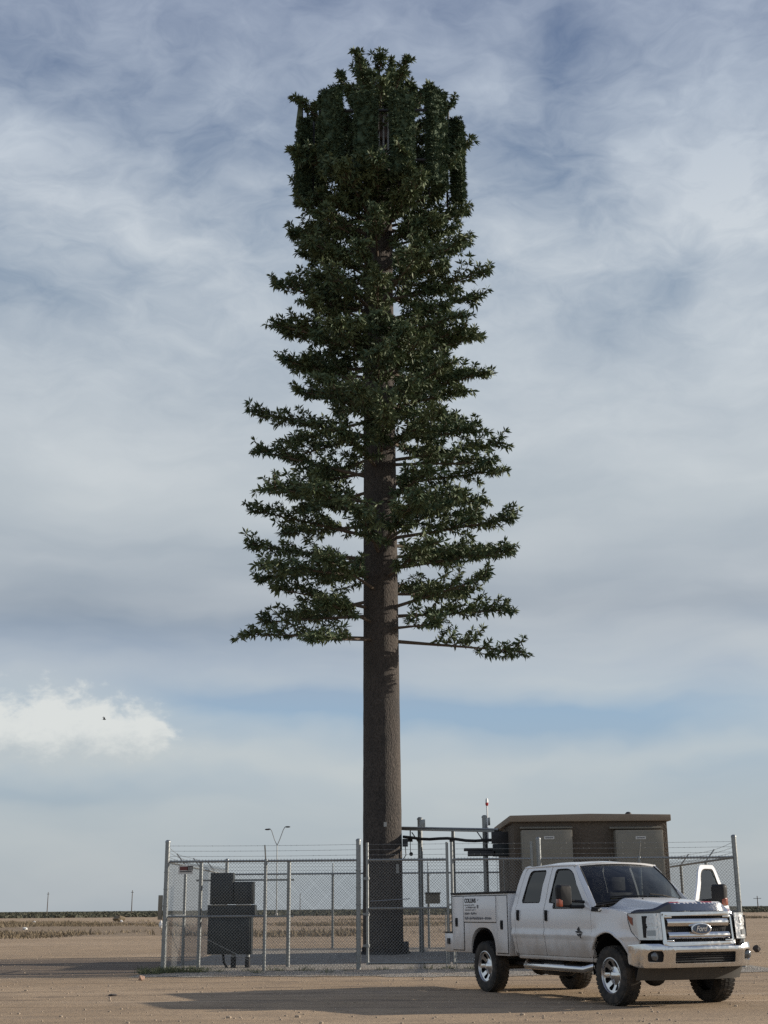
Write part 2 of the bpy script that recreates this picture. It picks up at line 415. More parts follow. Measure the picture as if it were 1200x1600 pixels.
def tag(o, label=None, cat=None, group=None, kind=None):
    if label: o['label'] = label
    if cat: o['category'] = cat
    if group: o['group'] = group
    if kind: o['kind'] = kind
    return o
def thing(name, label, cat, loc=(0, 0, 0), rz=0, group=None):
    o = bpy.data.objects.new(name, None); COL.objects.link(o); o.empty_display_size = .2
    o.location = loc; o.rotation_euler = (0, 0, rz)
    return tag(o, label, cat, group)

def rpoly(pts, r=.03, n=4):
    """round the corners of a 2D polygon; a point may carry its own radius"""
    out = []; m = len(pts)
    for i in range(m):
        p = pts[i]; rr = p[2] if len(p) > 2 else r
        P = Vector(p[:2]); A = Vector(pts[i - 1][:2]); B = Vector(pts[(i + 1) % m][:2])
        da, db = (A - P), (B - P)
        rr = min(rr, da.length * .48, db.length * .48)
        if rr < 1e-4: out.append(tuple(P)); continue
        a = P + da.normalized() * rr; b = P + db.normalized() * rr
        for k in range(n + 1):
            t = k / n; q = a * (1 - t) ** 2 + P * 2 * t * (1 - t) + b * t * t; out.append(tuple(q))
    return out

def panel(name, outline, holes, fn, mats, parent, cuts_a=(), cuts_b=(), solid=.02, smooth=True, bevel=0, split=40):
    """2D outline with holes, cut into strips so that fn(a,b) can bend it, then given thickness inwards"""
    bm = bmesh.new(); ed = []
    for loop in [outline] + list(holes):
        vs = [bm.verts.new((p[0], p[1], 0)) for p in loop]
        ed += [bm.edges.new((vs[i], vs[(i + 1) % len(vs)])) for i in range(len(vs))]
    bmesh.ops.triangle_fill(bm, use_beauty=True, use_dissolve=False, edges=ed)
    for ax, cuts in ((0, cuts_a), (1, cuts_b)):
        for cv in cuts:
            co = (cv, 0, 0) if ax == 0 else (0, cv, 0); no = (1, 0, 0) if ax == 0 else (0, 1, 0)
            bmesh.ops.bisect_plane(bm, geom=bm.verts[:] + bm.edges[:] + bm.faces[:], plane_co=co, plane_no=no, dist=1e-5)
    c0 = Vector(fn(*outline[0]))
    for v in bm.verts: v.co = fn(v.co.x, v.co.y)
    bm.normal_update()
    # make normals consistent and pointing away from the truck's middle plane / to the front
    bmesh.ops.recalc_face_normals(bm, faces=bm.faces)
    nsum = Vector(); csum = Vector(); ar = 0
    for f in bm.faces: nsum += f.normal * f.calc_area(); csum += f.calc_center_median() * f.calc_area(); ar += f.calc_area()
    out = panel.out
    if nsum.dot(Vector(out)) < 0: bmesh.ops.reverse_faces(bm, faces=bm.faces)
    me = bpy.data.meshes.new(name); bm.to_mesh(me); bm.free()
    for m in ([mats] if isinstance(mats, str) else mats): me.materials.append(M[m])
    return link(name, me, parent, smooth, bevel, solid, split)
panel.out = (0, -1, 0)

def text_mesh(name, body, size, mtx, material, parent, depth=.002, shear=0, width=None, bold=0):
    cu = bpy.data.curves.new(name, 'FONT'); cu.body = body; cu.size = size; cu.extrude = depth; cu.shear = shear; cu.offset = bold
    cu.align_x = 'LEFT'; cu.align_y = 'BOTTOM_BASELINE'
    t = bpy.data.objects.new(name, cu); COL.objects.link(t)
    bpy.context.view_layer.update()
    me = bpy.data.meshes.new_from_object(t.evaluated_get(bpy.context.evaluated_depsgraph_get()))
    bpy.data.objects.remove(t); bpy.data.curves.remove(cu)
    xs = [v.co.x for v in me.vertices]; x0, x1 = min(xs), max(xs)
    k = (width / (x1 - x0)) if width else 1
    for v in me.vertices: v.co = mtx @ Vector(((v.co.x - x0) * k, v.co.y, v.co.z))
    me.materials.clear(); me.materials.append(M[material])
    me.name = name
    return link(name, me, parent)

# ------------------------------------------------------------------ ground
FY, BY = 32.0, 44.0
def pz(y): return .06 + .14 * min(1, max(0, (y - FY) / (BY - FY)))
g = MB()
ys = [-60, -20, 0, 8, 14, 20, 26, 32, 40, 50, 65, 90, 130, 200, 350, 700, 1500, 4000, 9000]
xs = [-9000, -3000, -900, -300, -120, -60, -30, -15, 0, 15, 30, 60, 120, 300, 900, 3000, 9000]
g.grid(lambda a, b: (xs[round(a * (len(xs) - 1))], ys[round(b * (len(ys) - 1))], 0), len(xs) - 1, len(ys) - 1)
tag(g.build('ground', 'dirt'), 'flat sandy brown dirt ground with a darker band', kind='structure')
# gravel pad of the compound: irregular toe, gentle rise to the back
pad = MB(); NX, NY = 46, 40
wob = [.55 * math.sin(i * .9) + .35 * math.sin(i * 2.3 + 1) + random.uniform(-.22, .22) for i in range(NX + 1)]
def padf(a, b):
    i = round(a * NX); x = -5.7 + a * (8.95 + 5.7)
    y0 = 30.4 + .35 * wob[i] - .9 * max(0, 1 - abs(x - 1.5) / 3.5); y = y0 + (45.2 - y0) * b
    z = pz(y) * min(1, b * 9) + .004
    e = min(1, min(a, 1 - a) * 22, (1 - b) * 22)
    return (x, y, z * e + .004)
pad.grid(padf, NX, NY)
tag(pad.build('gravel_pad', 'gravel', smooth=True), 'grey crushed stone pad inside and before the fence', kind='structure')

# ------------------------------------------------------------------ vegetation far away and dry brush
def clumps(pts, per, size, hgt, blade):
    """one mesh of many small leaf faces in low uneven clumps"""
    V = []; Fq = []
    P = np.array(pts); N = len(P)
    for i in range(N):
        k = per
        c = rng.normal(0, 1, (k, 3)); c /= np.linalg.norm(c, axis=1)[:, None] + 1e-6
        c *= rng.uniform(.3, 1, (k, 1)) * np.array([size[i] * .5, size[i] * .5, hgt[i] * .5]); c[:, 2] += hgt[i] * .5
        c[:, 2] = np.maximum(c[:, 2], .02)
        d = rng.normal(0, 1, (k, 3)); d /= np.linalg.norm(d, axis=1)[:, None]
        e = np.cross(d, rng.normal(0, 1, (k, 3))); e /= np.linalg.norm(e, axis=1)[:, None]
        b = blade * rng.uniform(.6, 1.4, (k, 1)) * size[i]
        o = P[i] + c
        q = np.stack([o - d * b, o - e * b * .5, o + d * b, o + e * b * .5], 1).reshape(-1, 3)
        V.append(q)
    V = np.concatenate(V); V[:, 2] = np.maximum(V[:, 2], .01)
    return V, np.arange(len(V)).reshape(-1, 4)
def np_mesh(name, V, Fq, mats, parent=None, mi=None):
    me = bpy.data.meshes.new(name); nq = len(Fq); k = Fq.shape[1]
    me.vertices.add(len(V)); me.vertices.foreach_set('co', np.asarray(V, np.float32).ravel())
    me.loops.add(nq * k); me.loops.foreach_set('vertex_index', Fq.ravel().astype(np.int32))
    me.polygons.add(nq); me.polygons.foreach_set('loop_start', np.arange(0, nq * k, k, dtype=np.int32))
    me.update(calc_edges=True)
    for m in ([mats] if isinstance(mats, str) else mats): me.materials.append(M[m])
    if mi is not None: me.polygons.foreach_set('material_index', np.asarray(mi, np.int32))
    return link(name, me, parent)
ps = []
while len(ps) < 4200:
    y = 300 * (1000 / 300) ** random.random(); x = random.uniform(-.62, .62) * y
    ps.append((x, y, 0))
sz = rng.uniform(5, 15, len(ps)); hh = rng.uniform(.6, 1.2, len(ps)) * np.clip(np.array(ps)[:, 1] / 700, .45, 1.35)
V, Q = clumps(ps, 44, sz, hh, .036)
tag(np_mesh('distant_scrub', V, Q, 'scrub'), 'low dark green scrub along the far horizon', kind='stuff')
ps = []
while len(ps) < 1000:
    y = 74 * (190 / 74) ** random.random(); x = random.uniform(-.34, .34) * y
    if y < 80 + 14 * math.sin(x * .31) + 9 * math.sin(x * .83 + 2): continue
    if math.sin(x * .13 + 1.7) + math.sin(y * .11 + x * .05) + random.uniform(-1.2, 1.2) < (.35 if x < -.15 * y else 1.8): continue
    ps.append((x, y, 0))
sz = rng.uniform(.5, 2.2, len(ps)); hh = rng.uniform(.08, .34, len(ps))
P_ = np.array(ps); kk_ = 46; N_ = len(P_)
base = np.repeat(P_, kk_, 0); s_ = np.repeat(sz, kk_); h_ = np.repeat(hh, kk_)
base[:, :2] += rng.normal(0, .60, (N_ * kk_, 2)) * s_[:, None]
ang = rng.uniform(0, 2 * np.pi, N_ * kk_); wv_ = np.stack([np.cos(ang), np.sin(ang), 0 * ang], 1) * rng.uniform(.012, .034, N_ * kk_)[:, None]
tip = base + np.stack([rng.normal(0, .45, N_ * kk_) * h_, rng.normal(0, .45, N_ * kk_) * h_, h_ * rng.uniform(.35, 1.15, N_ * kk_)], 1)
V = np.stack([base - wv_, base + wv_, tip + wv_ * .5, tip - wv_ * .5], 1).reshape(-1, 3); Q = np.arange(len(V)).reshape(-1, 4)
tag(np_mesh('dry_brush', V, Q, 'brush'), 'dry brown weeds and low brush beyond the compound', kind='stuff')
# loose stones and clods on the bare dirt
ps = []
for i in range(1600):
    y = 15 * (60 / 15) ** random.random(); x = random.uniform(-.34, .34) * y; ps.append((x, y))
st = MB()
for x, y in ps:
    r = random.uniform(.006, .020) * (1.6 if random.random() < .06 else 1)
    st.ball((x, y, r * .35), (r * random.uniform(.8, 1.5), r, r * .7), 3)
tag(st.build('loose_stones', mat('stone_mix', (.36, .29, .22), .9, 0, .55, .9)), 'small pale stones scattered over the dirt', kind='stuff')

# green weeds along the foot of the fence
ws_ = []
for i in range(90):
    x = random.choice((random.uniform(-5.6, -4.2), random.uniform(-5.6, 3.5))); ws_.append((x, 31.75 + random.gauss(0, .22), .03))
P_ = np.array(ws_); kk_ = 26; N_ = len(P_) * kk_
base = np.repeat(P_, kk_, 0); base[:, :2] += rng.normal(0, .07, (N_, 2)); h_ = np.repeat(rng.uniform(.05, .17, len(P_)), kk_)
ang = rng.uniform(0, 2 * np.pi, N_); wv_ = np.stack([np.cos(ang), np.sin(ang), 0 * ang], 1) * .007
tip = base + np.stack([rng.normal(0, .6, N_) * h_, rng.normal(0, .6, N_) * h_, h_ * rng.uniform(.4, 1.1, N_)], 1)
V = np.stack([base - wv_, base + wv_, tip + wv_ * .4, tip - wv_ * .4], 1).reshape(-1, 3)
mat('weed', (.10, .115, .06), .9, 0, .3, 4)
tag(np_mesh('fence_weeds', V, np.arange(len(V)).reshape(-1, 4), 'weed'), 'small green weeds along the foot of the front fence', kind='stuff')

# ------------------------------------------------------------------ artificial pine tower
TY = 40.0; TX = at(597.5, 1300, TY).x
pine = thing('artificial_pine', 'tall dark green artificial pine tree hiding a mobile phone mast', 'tree', (TX, TY, pz(TY)))
def tw(px, py): p = at(px, py, TY); return (p.x - TX, p.z - pz(TY))
TOPZ = tw(590, 80)[1]
def trad(z): return .592 - .0050 * z if z < 24 else .472 - .03 * (z - 24)
tm = MB(); prof = []; NS = 56; zz = 0
V = []; Fc = []; rows = 150
for i in range(rows + 1):
    z = (TOPZ - 1.6) * i / rows; r = max(.12, trad(z))
    for k in range(NS):
        a = 2 * math.pi * k / NS
        rr = r * (1 + random.uniform(-.007, .007)); V.append((rr * math.cos(a), rr * math.sin(a), z))
for i in range(rows):
    for k in range(NS): Fc.append((i * NS + k, i * NS + (k + 1) % NS, (i + 1) * NS + (k + 1) % NS, (i + 1) * NS + k))
tm.raw(V, Fc); tm.build('trunk', 'bark', pine, smooth=True, split=80)
# base flange, anchor bolts and tag plates
b = MB(); b.lathe([(.62, 0), (.80, 0), (.80, .06), (.62, .06)], 40, close=True)
for k in range(20):
    a = 2 * math.pi * k / 20; b.tube([(.72 * math.cos(a), .72 * math.sin(a), .05), (.72 * math.cos(a), .72 * math.sin(a), .2)], .028, 6)
b.build('base_flange', 'dark_metal', pine)
for px, py, w_, h_ in ((602, 1290, .09, .13), (621, 1358, .10, .26)):
    x, z = tw(px, py); r = trad(z) + .012; a = -math.acos(max(-1, min(1, x / r)))
    b = MB(); b.box((r * math.cos(a), r * math.sin(a), z), (w_, .02, h_), Matrix.Rotation(a + math.pi / 2, 3, 'Z')); b.build('tag_plate', 'concrete', pine)
for s in (1,):                                                       # junction boxes on the trunk foot
    b = MB(); b.box((.66 * s, -.12, .17), (.16, .2, .34)); b.build('cable_port', 'dark_metal', pine, bevel=.01)
x, z = tw(633, 1317)
b = MB(); b.box((x + .0, -.1, z), (.16, .22, .22)); b.tube([(x, -.1, z - .1), (x + .02, -.1, z - .35), (x - .12, -.1, z - .55)], .015, 6); b.build('junction_box', 'dark_metal', pine)

TUFT = 14
def tufts(pos, dirs, size):
    """star-like tufts: flat pointed blades fanning around a stem end"""
    n_ = len(pos); pos = np.asarray(pos); dirs = np.asarray(dirs); size = np.asarray(size)
    P = np.repeat(pos, TUFT, 0); D = np.repeat(dirs, TUFT, 0); Sz = np.repeat(size, TUFT)
    rv = rng.normal(0, 1, P.shape); rv /= np.linalg.norm(rv, axis=1)[:, None]
    bd = D * rng.uniform(-.15, .9, (len(P), 1)) + rv * .9; bd[:, 2] *= .85
    bd /= np.linalg.norm(bd, axis=1)[:, None]
    sd_ = np.cross(bd, rng.normal(0, 1, P.shape)); sd_ /= np.linalg.norm(sd_, axis=1)[:, None]
    L = (Sz * rng.uniform(.7, 1.25, len(P)))[:, None]; W_ = L * .138
    a = P; m = P + bd * L * .5; t = P + bd * L; t[:, 2] -= L[:, 0] * .08
    return np.stack([a, m + sd_ * W_, t, m - sd_ * W_], 1).reshape(-1, 3)
def tube_np(pts, rad, n=5):
    mb = MB(); mb.tube(pts, rad, n); return mb
def branch(z0, azd, L, rise, bare=.16, dens=1.0, droop=0, name='branch', size=.218, spread=.70, curve=0, parent=None, label=None):
    a = R(azd); r0 = trad(z0) - .04; out = Vector((math.cos(a), math.sin(a), 0)); sidev = Vector((-math.sin(a), math.cos(a), 0))
    def pt(t):
        return out * (r0 + L * t) + Vector((0, 0, z0 + rise * L * t - droop * L * t * t)) + sidev * (curve * L * t * t)
    mb = MB(); mb.tube([pt(i / 7) for i in range(8)], [.062 * (1 - .78 * i / 7) * (.7 + L / 14) for i in range(8)], 7)
    pos = []; drs = []; sz = []
    nb = max(7, int(L * 6.0 * dens)); side = 1
    for i in range(nb):
        t = bare + (1 - bare) * ((i + random.random() * .8) / nb)
        p = pt(min(t, 1)); dpt = (pt(min(1, t + .02)) - pt(t - .02)).normalized()
        side = -side
        ang = random.uniform(.45, 1.05)
        bl = random.uniform(.5, 1.05) * spread * (1.15 - .55 * t) * (1.25 if .2 < t < .75 else 1) * min(1.25, .55 + L / 6)
        dv = (dpt * math.cos(ang) + sidev * side * math.sin(ang) * random.uniform(.5, 1) + Vector((0, 0, random.uniform(-.45, .8)))).normalized()
        q = p + dv * bl; q.z += .10 * bl
        mid = (p + q) / 2 + Vector((0, 0, -.03))
        mb.tube([p, mid, q], [.017, .013, .006], 4, caps=False)
        m = max(2, int(bl / .185))
        for k in range(m + 1):
            f = (k + .6) / (m + .6); f = min(f, 1)
            pp = p * (1 - f) ** 2 + mid * 2 * f * (1 - f) + q * f * f
            pos.append(pp + Vector((random.uniform(-.03, .03), random.uniform(-.03, .03), random.uniform(-.03, .05)))); drs.append(dv); sz.append(size * random.uniform(.8, 1.15))
    tipd = (pt(1) - pt(.9)).normalized()
    for k in range(4):
        pos.append(pt(1 - .03 * k)); drs.append(tipd); sz.append(size * 1.05)
    nv = tufts(pos, drs, sz); fq = np.arange(len(nv)).reshape(-1, 4)
    base = len(mb.v)
    me = bpy.data.meshes.new(name)
    allf = mb.f + (fq + base).tolist()
    me.from_pydata(mb.v + nv.tolist(), [], allf)
    me.materials.append(M['wood_brown']); me.materials.append(M['needles'])
    me.polygons.foreach_set('material_index', [0] * len(mb.f) + [1] * len(fq))
    o = link(name, me, parent or pine)
    if label: o['label'] = label
    return o
# limbs that stand out against the sky on both sides: (attach y, tip x, tip y, swing towards the viewer)
LEFT = [(998, 372, 994, 6, .30, .7), (1003, 470, 1026, 52, .25, .9), (962, 393, 962, -12, .18, .95), (952, 425, 940, 30, .3, .8), (905, 405, 920, 40, .2, .9), (874, 381, 858, 4, .2, .9),
        (872, 386, 890, -20, .2, .9), (838, 388, 806, 10, .2, .9), (800, 436, 752, -24, .2, .9), (790, 420, 810, 45, .35, .9), (745, 394, 710, 6, .15, 1.1), (735, 420, 735, -30, .15, 1.0), (682, 391, 655, 8, .2, 1.0), (676, 432, 690, -30, .2, 1),
        (640, 455, 632, 25, .1, 1.1), (600, 432, 572, 8, .12, 1.0), (575, 440, 545, -25, .1, 1.1), (545, 422, 512, 6, .12, 1.15), (505, 424, 490, -20, .1, 1.1), (490, 422, 458, 12, .12, 1.15), (452, 440, 420, -18, .1, 1.15), (430, 470, 420, 38, .1, 1.1), (405, 448, 380, 10, .1, 1.2), (372, 450, 345, -15, .1, 1.2), (345, 455, 308, 12, .1, 1.2)]
RIGHT = [(1003, 824, 1020, 4, .26, .8), (985, 700, 990, 40, .25, .9), (962, 812, 945, -10, .12, 1.1), (950, 770, 918, 22, .12, 1.1), (925, 742, 912, -32, .15, 1.0), (888, 808, 866, 6, .14, 1.15), (868, 800, 848, -20, .12, 1.1), (842, 810, 826, 14, .2, 1.05),
         (815, 730, 800, 40, .2, 1.0), (790, 772, 770, -14, .15, 1.1), (757, 789, 742, 6, .2, 1.1), (730, 770, 752, 30, .2, 1.0), (718, 794, 688, -6, .14, 1.2), (690, 752, 700, 28, .14, 1.1), (682, 748, 654, -14, .12, 1.05), (640, 735, 640, 30, .1, 1.1), (618, 767, 592, 6, .1, 1.15), (590, 752, 562, -18, .1, 1.1),
         (565, 757, 538, 10, .1, 1.15), (530, 752, 500, -20, .1, 1.2), (500, 755, 474, 10, .1, 1.2), (470, 768, 432, 4, .1, 1.2), (445, 735, 410, 28, .1, 1.2), (400, 737, 370, -12, .1, 1.25), (385, 700, 380, 40, .1, 1.2), (372, 738, 340, 8, .1, 1.25), (350, 732, 306, -20, .1, 1.2)]
for sgn, tab in ((-1, LEFT), (1, RIGHT)):
    for (ya, xt, yt, sw, bare, dens) in tab:
        xa, za = tw(597, ya); xt_, zt = tw(xt, yt)
        ln = abs(xt_) - trad(za) + .04
        L = (ln - .22) / math.cos(R(sw))
        azd = (180 + sw) if sgn < 0 else (-sw)
        branch(za, azd, L, (zt - za) / max(L, .1), bare + .04, dens * (.88 if ya > 690 else .95), spread=.72, curve=random.uniform(-.05, .05))
# limbs pointing at and away from the viewer
prof = [(8.6, 4.2), (13, 3.9), (17, 3.4), (21, 3.1), (25, 2.85), (28.5, 2.7)]
def reach(z): return float(np.interp(z, [p[0] for p in prof], [p[1] for p in prof]))
FRONT = [(975, 232, .55), (925, 245, .8), (905, 298, .75), (868, 262, .95), (852, 284, 1), (846, 305, .9), (820, 238, .9), (790, 300, .7), (735, 252, .85), (716, 274, .95), (708, 298, .95), (694, 262, 1), (680, 284, 1), (655, 240, 1), (640, 305, 1), (620, 270, 1), (600, 292, 1), (585, 248, 1)]
for (ya, azd, k) in FRONT:
    z = tw(597, ya)[1]; branch(z, azd, reach(z) * k * random.uniform(.88, 1), random.uniform(.02, .12), .2, 1.05, curve=random.uniform(-.06, .06))
for i in range(14):
    z = tw(597, 950)[1] + (tw(597, 560)[1] - tw(597, 950)[1]) * (i + .5) / 14
    branch(z, 90 + (-1) ** i * random.uniform(15, 62), reach(z) * random.uniform(.8, .98), random.uniform(.02, .12), .2, 1.0, curve=random.uniform(-.06, .06))
# the dense upper crown behind the limbs one can tell apart: one part
class Gather:
    def __init__(s): s.v = []; s.f = []; s.m = []
GATHER = Gather()
def inner(*a, **k):
    o = branch(*a, **k); me = o.data; b0 = len(GATHER.v)
    GATHER.v += [tuple(v.co) for v in me.vertices]; GATHER.f += [tuple(i + b0 for i in p.vertices) for p in me.polygons]; GATHER.m += [p.material_index for p in me.polygons]
    bpy.data.objects.remove(o); bpy.data.meshes.remove(me)
zlo, zhi = tw(597, 610)[1], tw(597, 262)[1]
for i in range(88):
    z = zlo + (zhi - zlo) * (i + .5) / 88; azd = (i * 137.5 + random.uniform(-15, 15)) % 360
    c_ = abs(math.cos(R(azd)))
    inner(z, azd, reach(z) * random.uniform(.58, .95) * (.86 if c_ > .8 else 1) * (.68 if z > tw(597, 300)[1] else 1), random.uniform(.0, .22), random.uniform(.12, .3), 1.0, curve=random.uniform(-.08, .08))
# crown limbs above the antennas
crown = MB()
top = [(597, 180, 578, 80, 0), (600, 200, 598, 84, 30), (590, 210, 545, 100, 10), (595, 215, 532, 118, -30), (600, 205, 625, 112, 10), (603, 215, 650, 112, -20), (605, 230, 655, 130, 20), (595, 235, 512, 160, 20), (600, 245, 500, 190, -25), (605, 240, 690, 150, 10),
       (600, 200, 560, 92, 60), (600, 200, 640, 120, 60), (600, 250, 480, 150, 15), (600, 260, 700, 170, -20), (600, 270, 480, 250, 30), (600, 275, 712, 240, 25)]
for (xa, ya, xt, yt, sw) in top:
    _, za = tw(xa, ya); xt_, zt = tw(xt, yt); sg = 1 if xt_ > 0 else -1
    dx = max(.25, abs(xt_)); L = math.hypot(dx / math.cos(R(min(abs(sw), 50))), zt - za) * .85
    horiz = dx / math.cos(R(min(abs(sw), 50))); zt -= .58
    branch(za, (180 + sw) if sg < 0 else -sw, horiz, (zt - za) / horiz, .1, 1.15 * max(1, L / horiz), curve=0, spread=.5)
for (ya, azd, L) in ((330, 262, 2.7), (320, 285, 2.6), (335, 240, 2.7), (345, 270, 2.9), (360, 250, 2.9), (365, 295, 2.9), (300, 210, 2.7), (295, 330, 2.7)):
    inner(tw(597, ya)[1], azd, L, random.uniform(.05, .2), .15, 1.1)
for i in range(26):
    z = tw(597, 240)[1] + (tw(597, 112)[1] - tw(597, 240)[1]) * i / 26; azd = i * 137.5
    inner(z, azd, (1.75 - 1.35 * i / 26) * random.uniform(.6, 1), random.uniform(.25, .9), .12, 1.15)
me = bpy.data.meshes.new('inner_branches'); me.from_pydata(GATHER.v, [], GATHER.f); me.materials.append(M['wood_brown']); me.materials.append(M['needles']); me.polygons.foreach_set('material_index', GATHER.m)
tag(link('inner_branches', me, pine), kind='stuff')
# panel antennas wrapped in needle socks, on a ring of pipes
def antenna(px, y0, y1, yoff, wpx, tilt=0):
    x0, z1 = tw(px, y0); _, z0 = tw(px, y1)
    sc = (TY + yoff) / TY; x = x0 * sc; z1 = (z1 - CAMH) * sc + CAMH; z0 = (z0 - CAMH) * sc + CAMH
    wd = wpx / 2050 * 46; dp = .30; h = z1 - z0
    mb = MB(); pr = rpoly([(-wd / 2, -dp / 2), (wd / 2, -dp / 2), (wd / 2, dp / 2), (-wd / 2, dp / 2)], .07)
    face = math.atan2(yoff, x); ca, sa = math.cos(face + math.pi / 2), math.sin(face + math.pi / 2)
    tr = lambda a, b_, z_: (x + a * ca - b_ * sa, yoff + a * sa + b_ * ca, z_)
    mb.prism(pr, lambda a, b_: tr(a, b_, z0), lambda a, b_: tr(a, b_, z1))
    nf0 = len(mb.f)
    N = int(330 * h * wd / .5); pos = []; drs = []
    for k in range(N):
        a = random.uniform(-wd / 2, wd / 2); side = random.random(); zz_ = random.uniform(z0 - .1, z1 + .08)
        if side < .42: q = (a, dp / 2); d_ = (a * .7, 1)
        elif side < .56: q = (a, -dp / 2); d_ = (a, -1)
        elif side < .78: q = (wd / 2, random.uniform(-dp / 2, dp / 2)); d_ = (1, .2)
        else: q = (-wd / 2, random.uniform(-dp / 2, dp / 2)); d_ = (-1, .2)
        pos.append(tr(q[0], q[1], zz_)); o_ = tr(q[0] + d_[0], q[1] + d_[1], zz_ - .5)
        d_ = Vector(o_) - Vector(pos[-1]); drs.append(d_.normalized())
    nv = tufts(pos, drs, rng.uniform(.09, .17, len(pos))); fq = np.arange(len(nv)).reshape(-1, 4); bs = len(mb.v)
    me = bpy.data.meshes.new('panel_antenna'); me.from_pydata(mb.v + nv.tolist(), [], mb.f + (fq + bs).tolist())
    me.materials.append(M['sock']); me.materials.append(M['sock'])
    o = link('panel_antenna', me, pine)
    pm = MB(); ix, iy = x * .86, yoff * .86
    pm.tube([(ix, iy, z0 - .25), (ix, iy, z1 + .25)], .035, 8)
    for zq in (z0 + .3, z1 - .3): pm.tube([(ix, iy, zq), (x, yoff, zq)], .025, 6)
    pm.build('mount_pipe', 'dark_metal', o, smooth=True)
    return o
ants = [(474, 198, 312, -.7, 27), (517, 143, 262, -2.1, 29), (572, 150, 264, -2.6, 26), (628, 150, 270, -2.6, 27), (681, 145, 288, -1.9, 27), (714, 195, 312, -.5, 26), (497, 190, 300, 1.6, 26)]
for a_ in ants: antenna(*a_)
# T-arms carrying the antennas, small spiral pipes and a cable loop
pm = MB()
for zq in (tw(600, 300)[1], tw(600, 225)[1]):
    for k in range(3):
        a = R(-90 + 120 * k); d_ = Vector((math.cos(a), math.sin(a), 0)); sv = Vector((-math.sin(a), math.cos(a), 0))
        pm.tube([d_ * .3 + Vector((0, 0, zq)), d_ * 2.0 + Vector((0, 0, zq))], .06, 8)
        pm.tube([d_ * 2.0 - sv * 1.9 + Vector((0, 0, zq)), d_ * 2.0 + sv * 1.9 + Vector((0, 0, zq))], .05, 8)
pm.build('antenna_mount', 'dark_metal', pine, smooth=True)
for px, y0, y1 in ((473, 163, 215), (482, 176, 230), (699, 178, 230)):
    x, z1 = tw(px, y0); _, z0 = tw(px, y1)
    pm = MB(); pm.tube([(x, -.35, z0), (x, -.35, z1)], .045, 7)
    if px < 600: pm.tube([(x, -.35, z1 - .2), (x, -.35, z1 - .08)], .085, 8)
    pm.build('whip_antenna', 'dark_metal', pine)
x, z = tw(468, 190); pm = MB(); pm.prism([(-.10, -.55), (.06, -.75), (.14, .1), (.02, .62)], lambda a, b_: (x + a, -.55, z + b_), lambda a, b_: (x + a, -.5, z + b_))
pm.build('loose_cover', mat('sock_light', (.10, .12, .07), .7, 0, .2, 6), pine)
x, z = tw(710, 312); pm = MB(); pm.tube([(x + .28 * math.cos(R(t)), -.3, z + .35 * math.sin(R(t))) for t in range(170, 375, 15)], .018, 6)
pm.tube([(x + .2 * math.cos(R(t)), -.25, z + .27 * math.sin(R(t))) for t in range(170, 375, 15)], .018, 6); pm.build('cable_loop', 'cable_black', pine)
pm = MB()
for k in range(5): 
    x, _ = tw(585 + 7 * k, 200); pm.tube([(x, -.62, tw(0, 280)[1]), (x, -.62, tw(0, 168 + 8 * (k % 3))[1])], .035, 6)
pm.build('feeder_cable', mat('pipe_grey', (.30, .30, .29), .6), pine)
x, z = tw(603, 200); pm = MB(); pm.box((x, -.5, z), (.42, .2, 1.5)); pm.build('radio_unit', mat('radio_brown', (.13, .09, .08), .7), pine, bevel=.02)

# ------------------------------------------------------------------ chain link fence
RW = .0029
def chain(mb, A, B, z0, z1, sp=.074, r=RW, zoff=(0, 0)):
    """two families of slanting wires woven between A and B; zoff lets the foot follow the ground"""
    A = Vector((A[0], A[1], 0)); B = Vector((B[0], B[1], 0)); D = B - A; L = D.length; d = D / L; nrm_ = Vector((d.y, -d.x, 0)); H = z1 - z0
    def P(s_, h, o): return A + d * s_ + nrm_ * o + Vector((0, 0, z0 + h + zoff[0] + (zoff[1] - zoff[0]) * s_ / L))
    k = -int(H / sp) - 1
    while k * sp < L:
        s0 = k * sp
        for sg in (1, -1):
            # line: s = s0 + h (sg=1) or s = s0 + H - h
            h0, h1 = 0, H
            if sg == 1: h0 = max(h0, -s0); h1 = min(h1, L - s0); f = lambda h: s0 + h
            else: h0 = max(h0, s0 + H - L); h1 = min(h1, s0 + H); f = lambda h: s0 + H - h
            if h1 - h0 > .02: mb.tube([P(f(h0), h0, .004 * sg), P(f(h1), h1, .004 * sg)], r, 3, caps=False)
        k += 1
    s_ = sp / 2
    while s_ < L:                                                    # twisted ends above the top
        mb.tube([P(s_ - .012, H - .004, 0), P(s_ + .012, H + .05, 0)], r, 3, caps=False); mb.tube([P(s_ + .012, H - .004, 0), P(s_ - .012, H + .05, 0)], r, 3, caps=False); s_ += sp
def barbed(mb, P, Q, sag=.012):
    P = Vector(P); Q = Vector(Q); m = max(3, int((Q - P).length / .5))
    mb.tube([P.lerp(Q, i / m) + Vector((0, 0, -sag * math.sin(math.pi * i / m))) for i in range(m + 1)], .0032, 4, caps=False)
    k = int((Q - P).length / .13)
    for i in range(1, k):
        c_ = P.lerp(Q, i / k) + Vector((0, 0, -sag * math.sin(math.pi * i / k)))
        for _ in range(2):
            v = Vector((random.uniform(-1, 1), random.uniform(-1, 1), random.uniform(-1, 1))).normalized() * .016
            mb.tube([c_ - v, c_ + v], .0016, 3, caps=False)
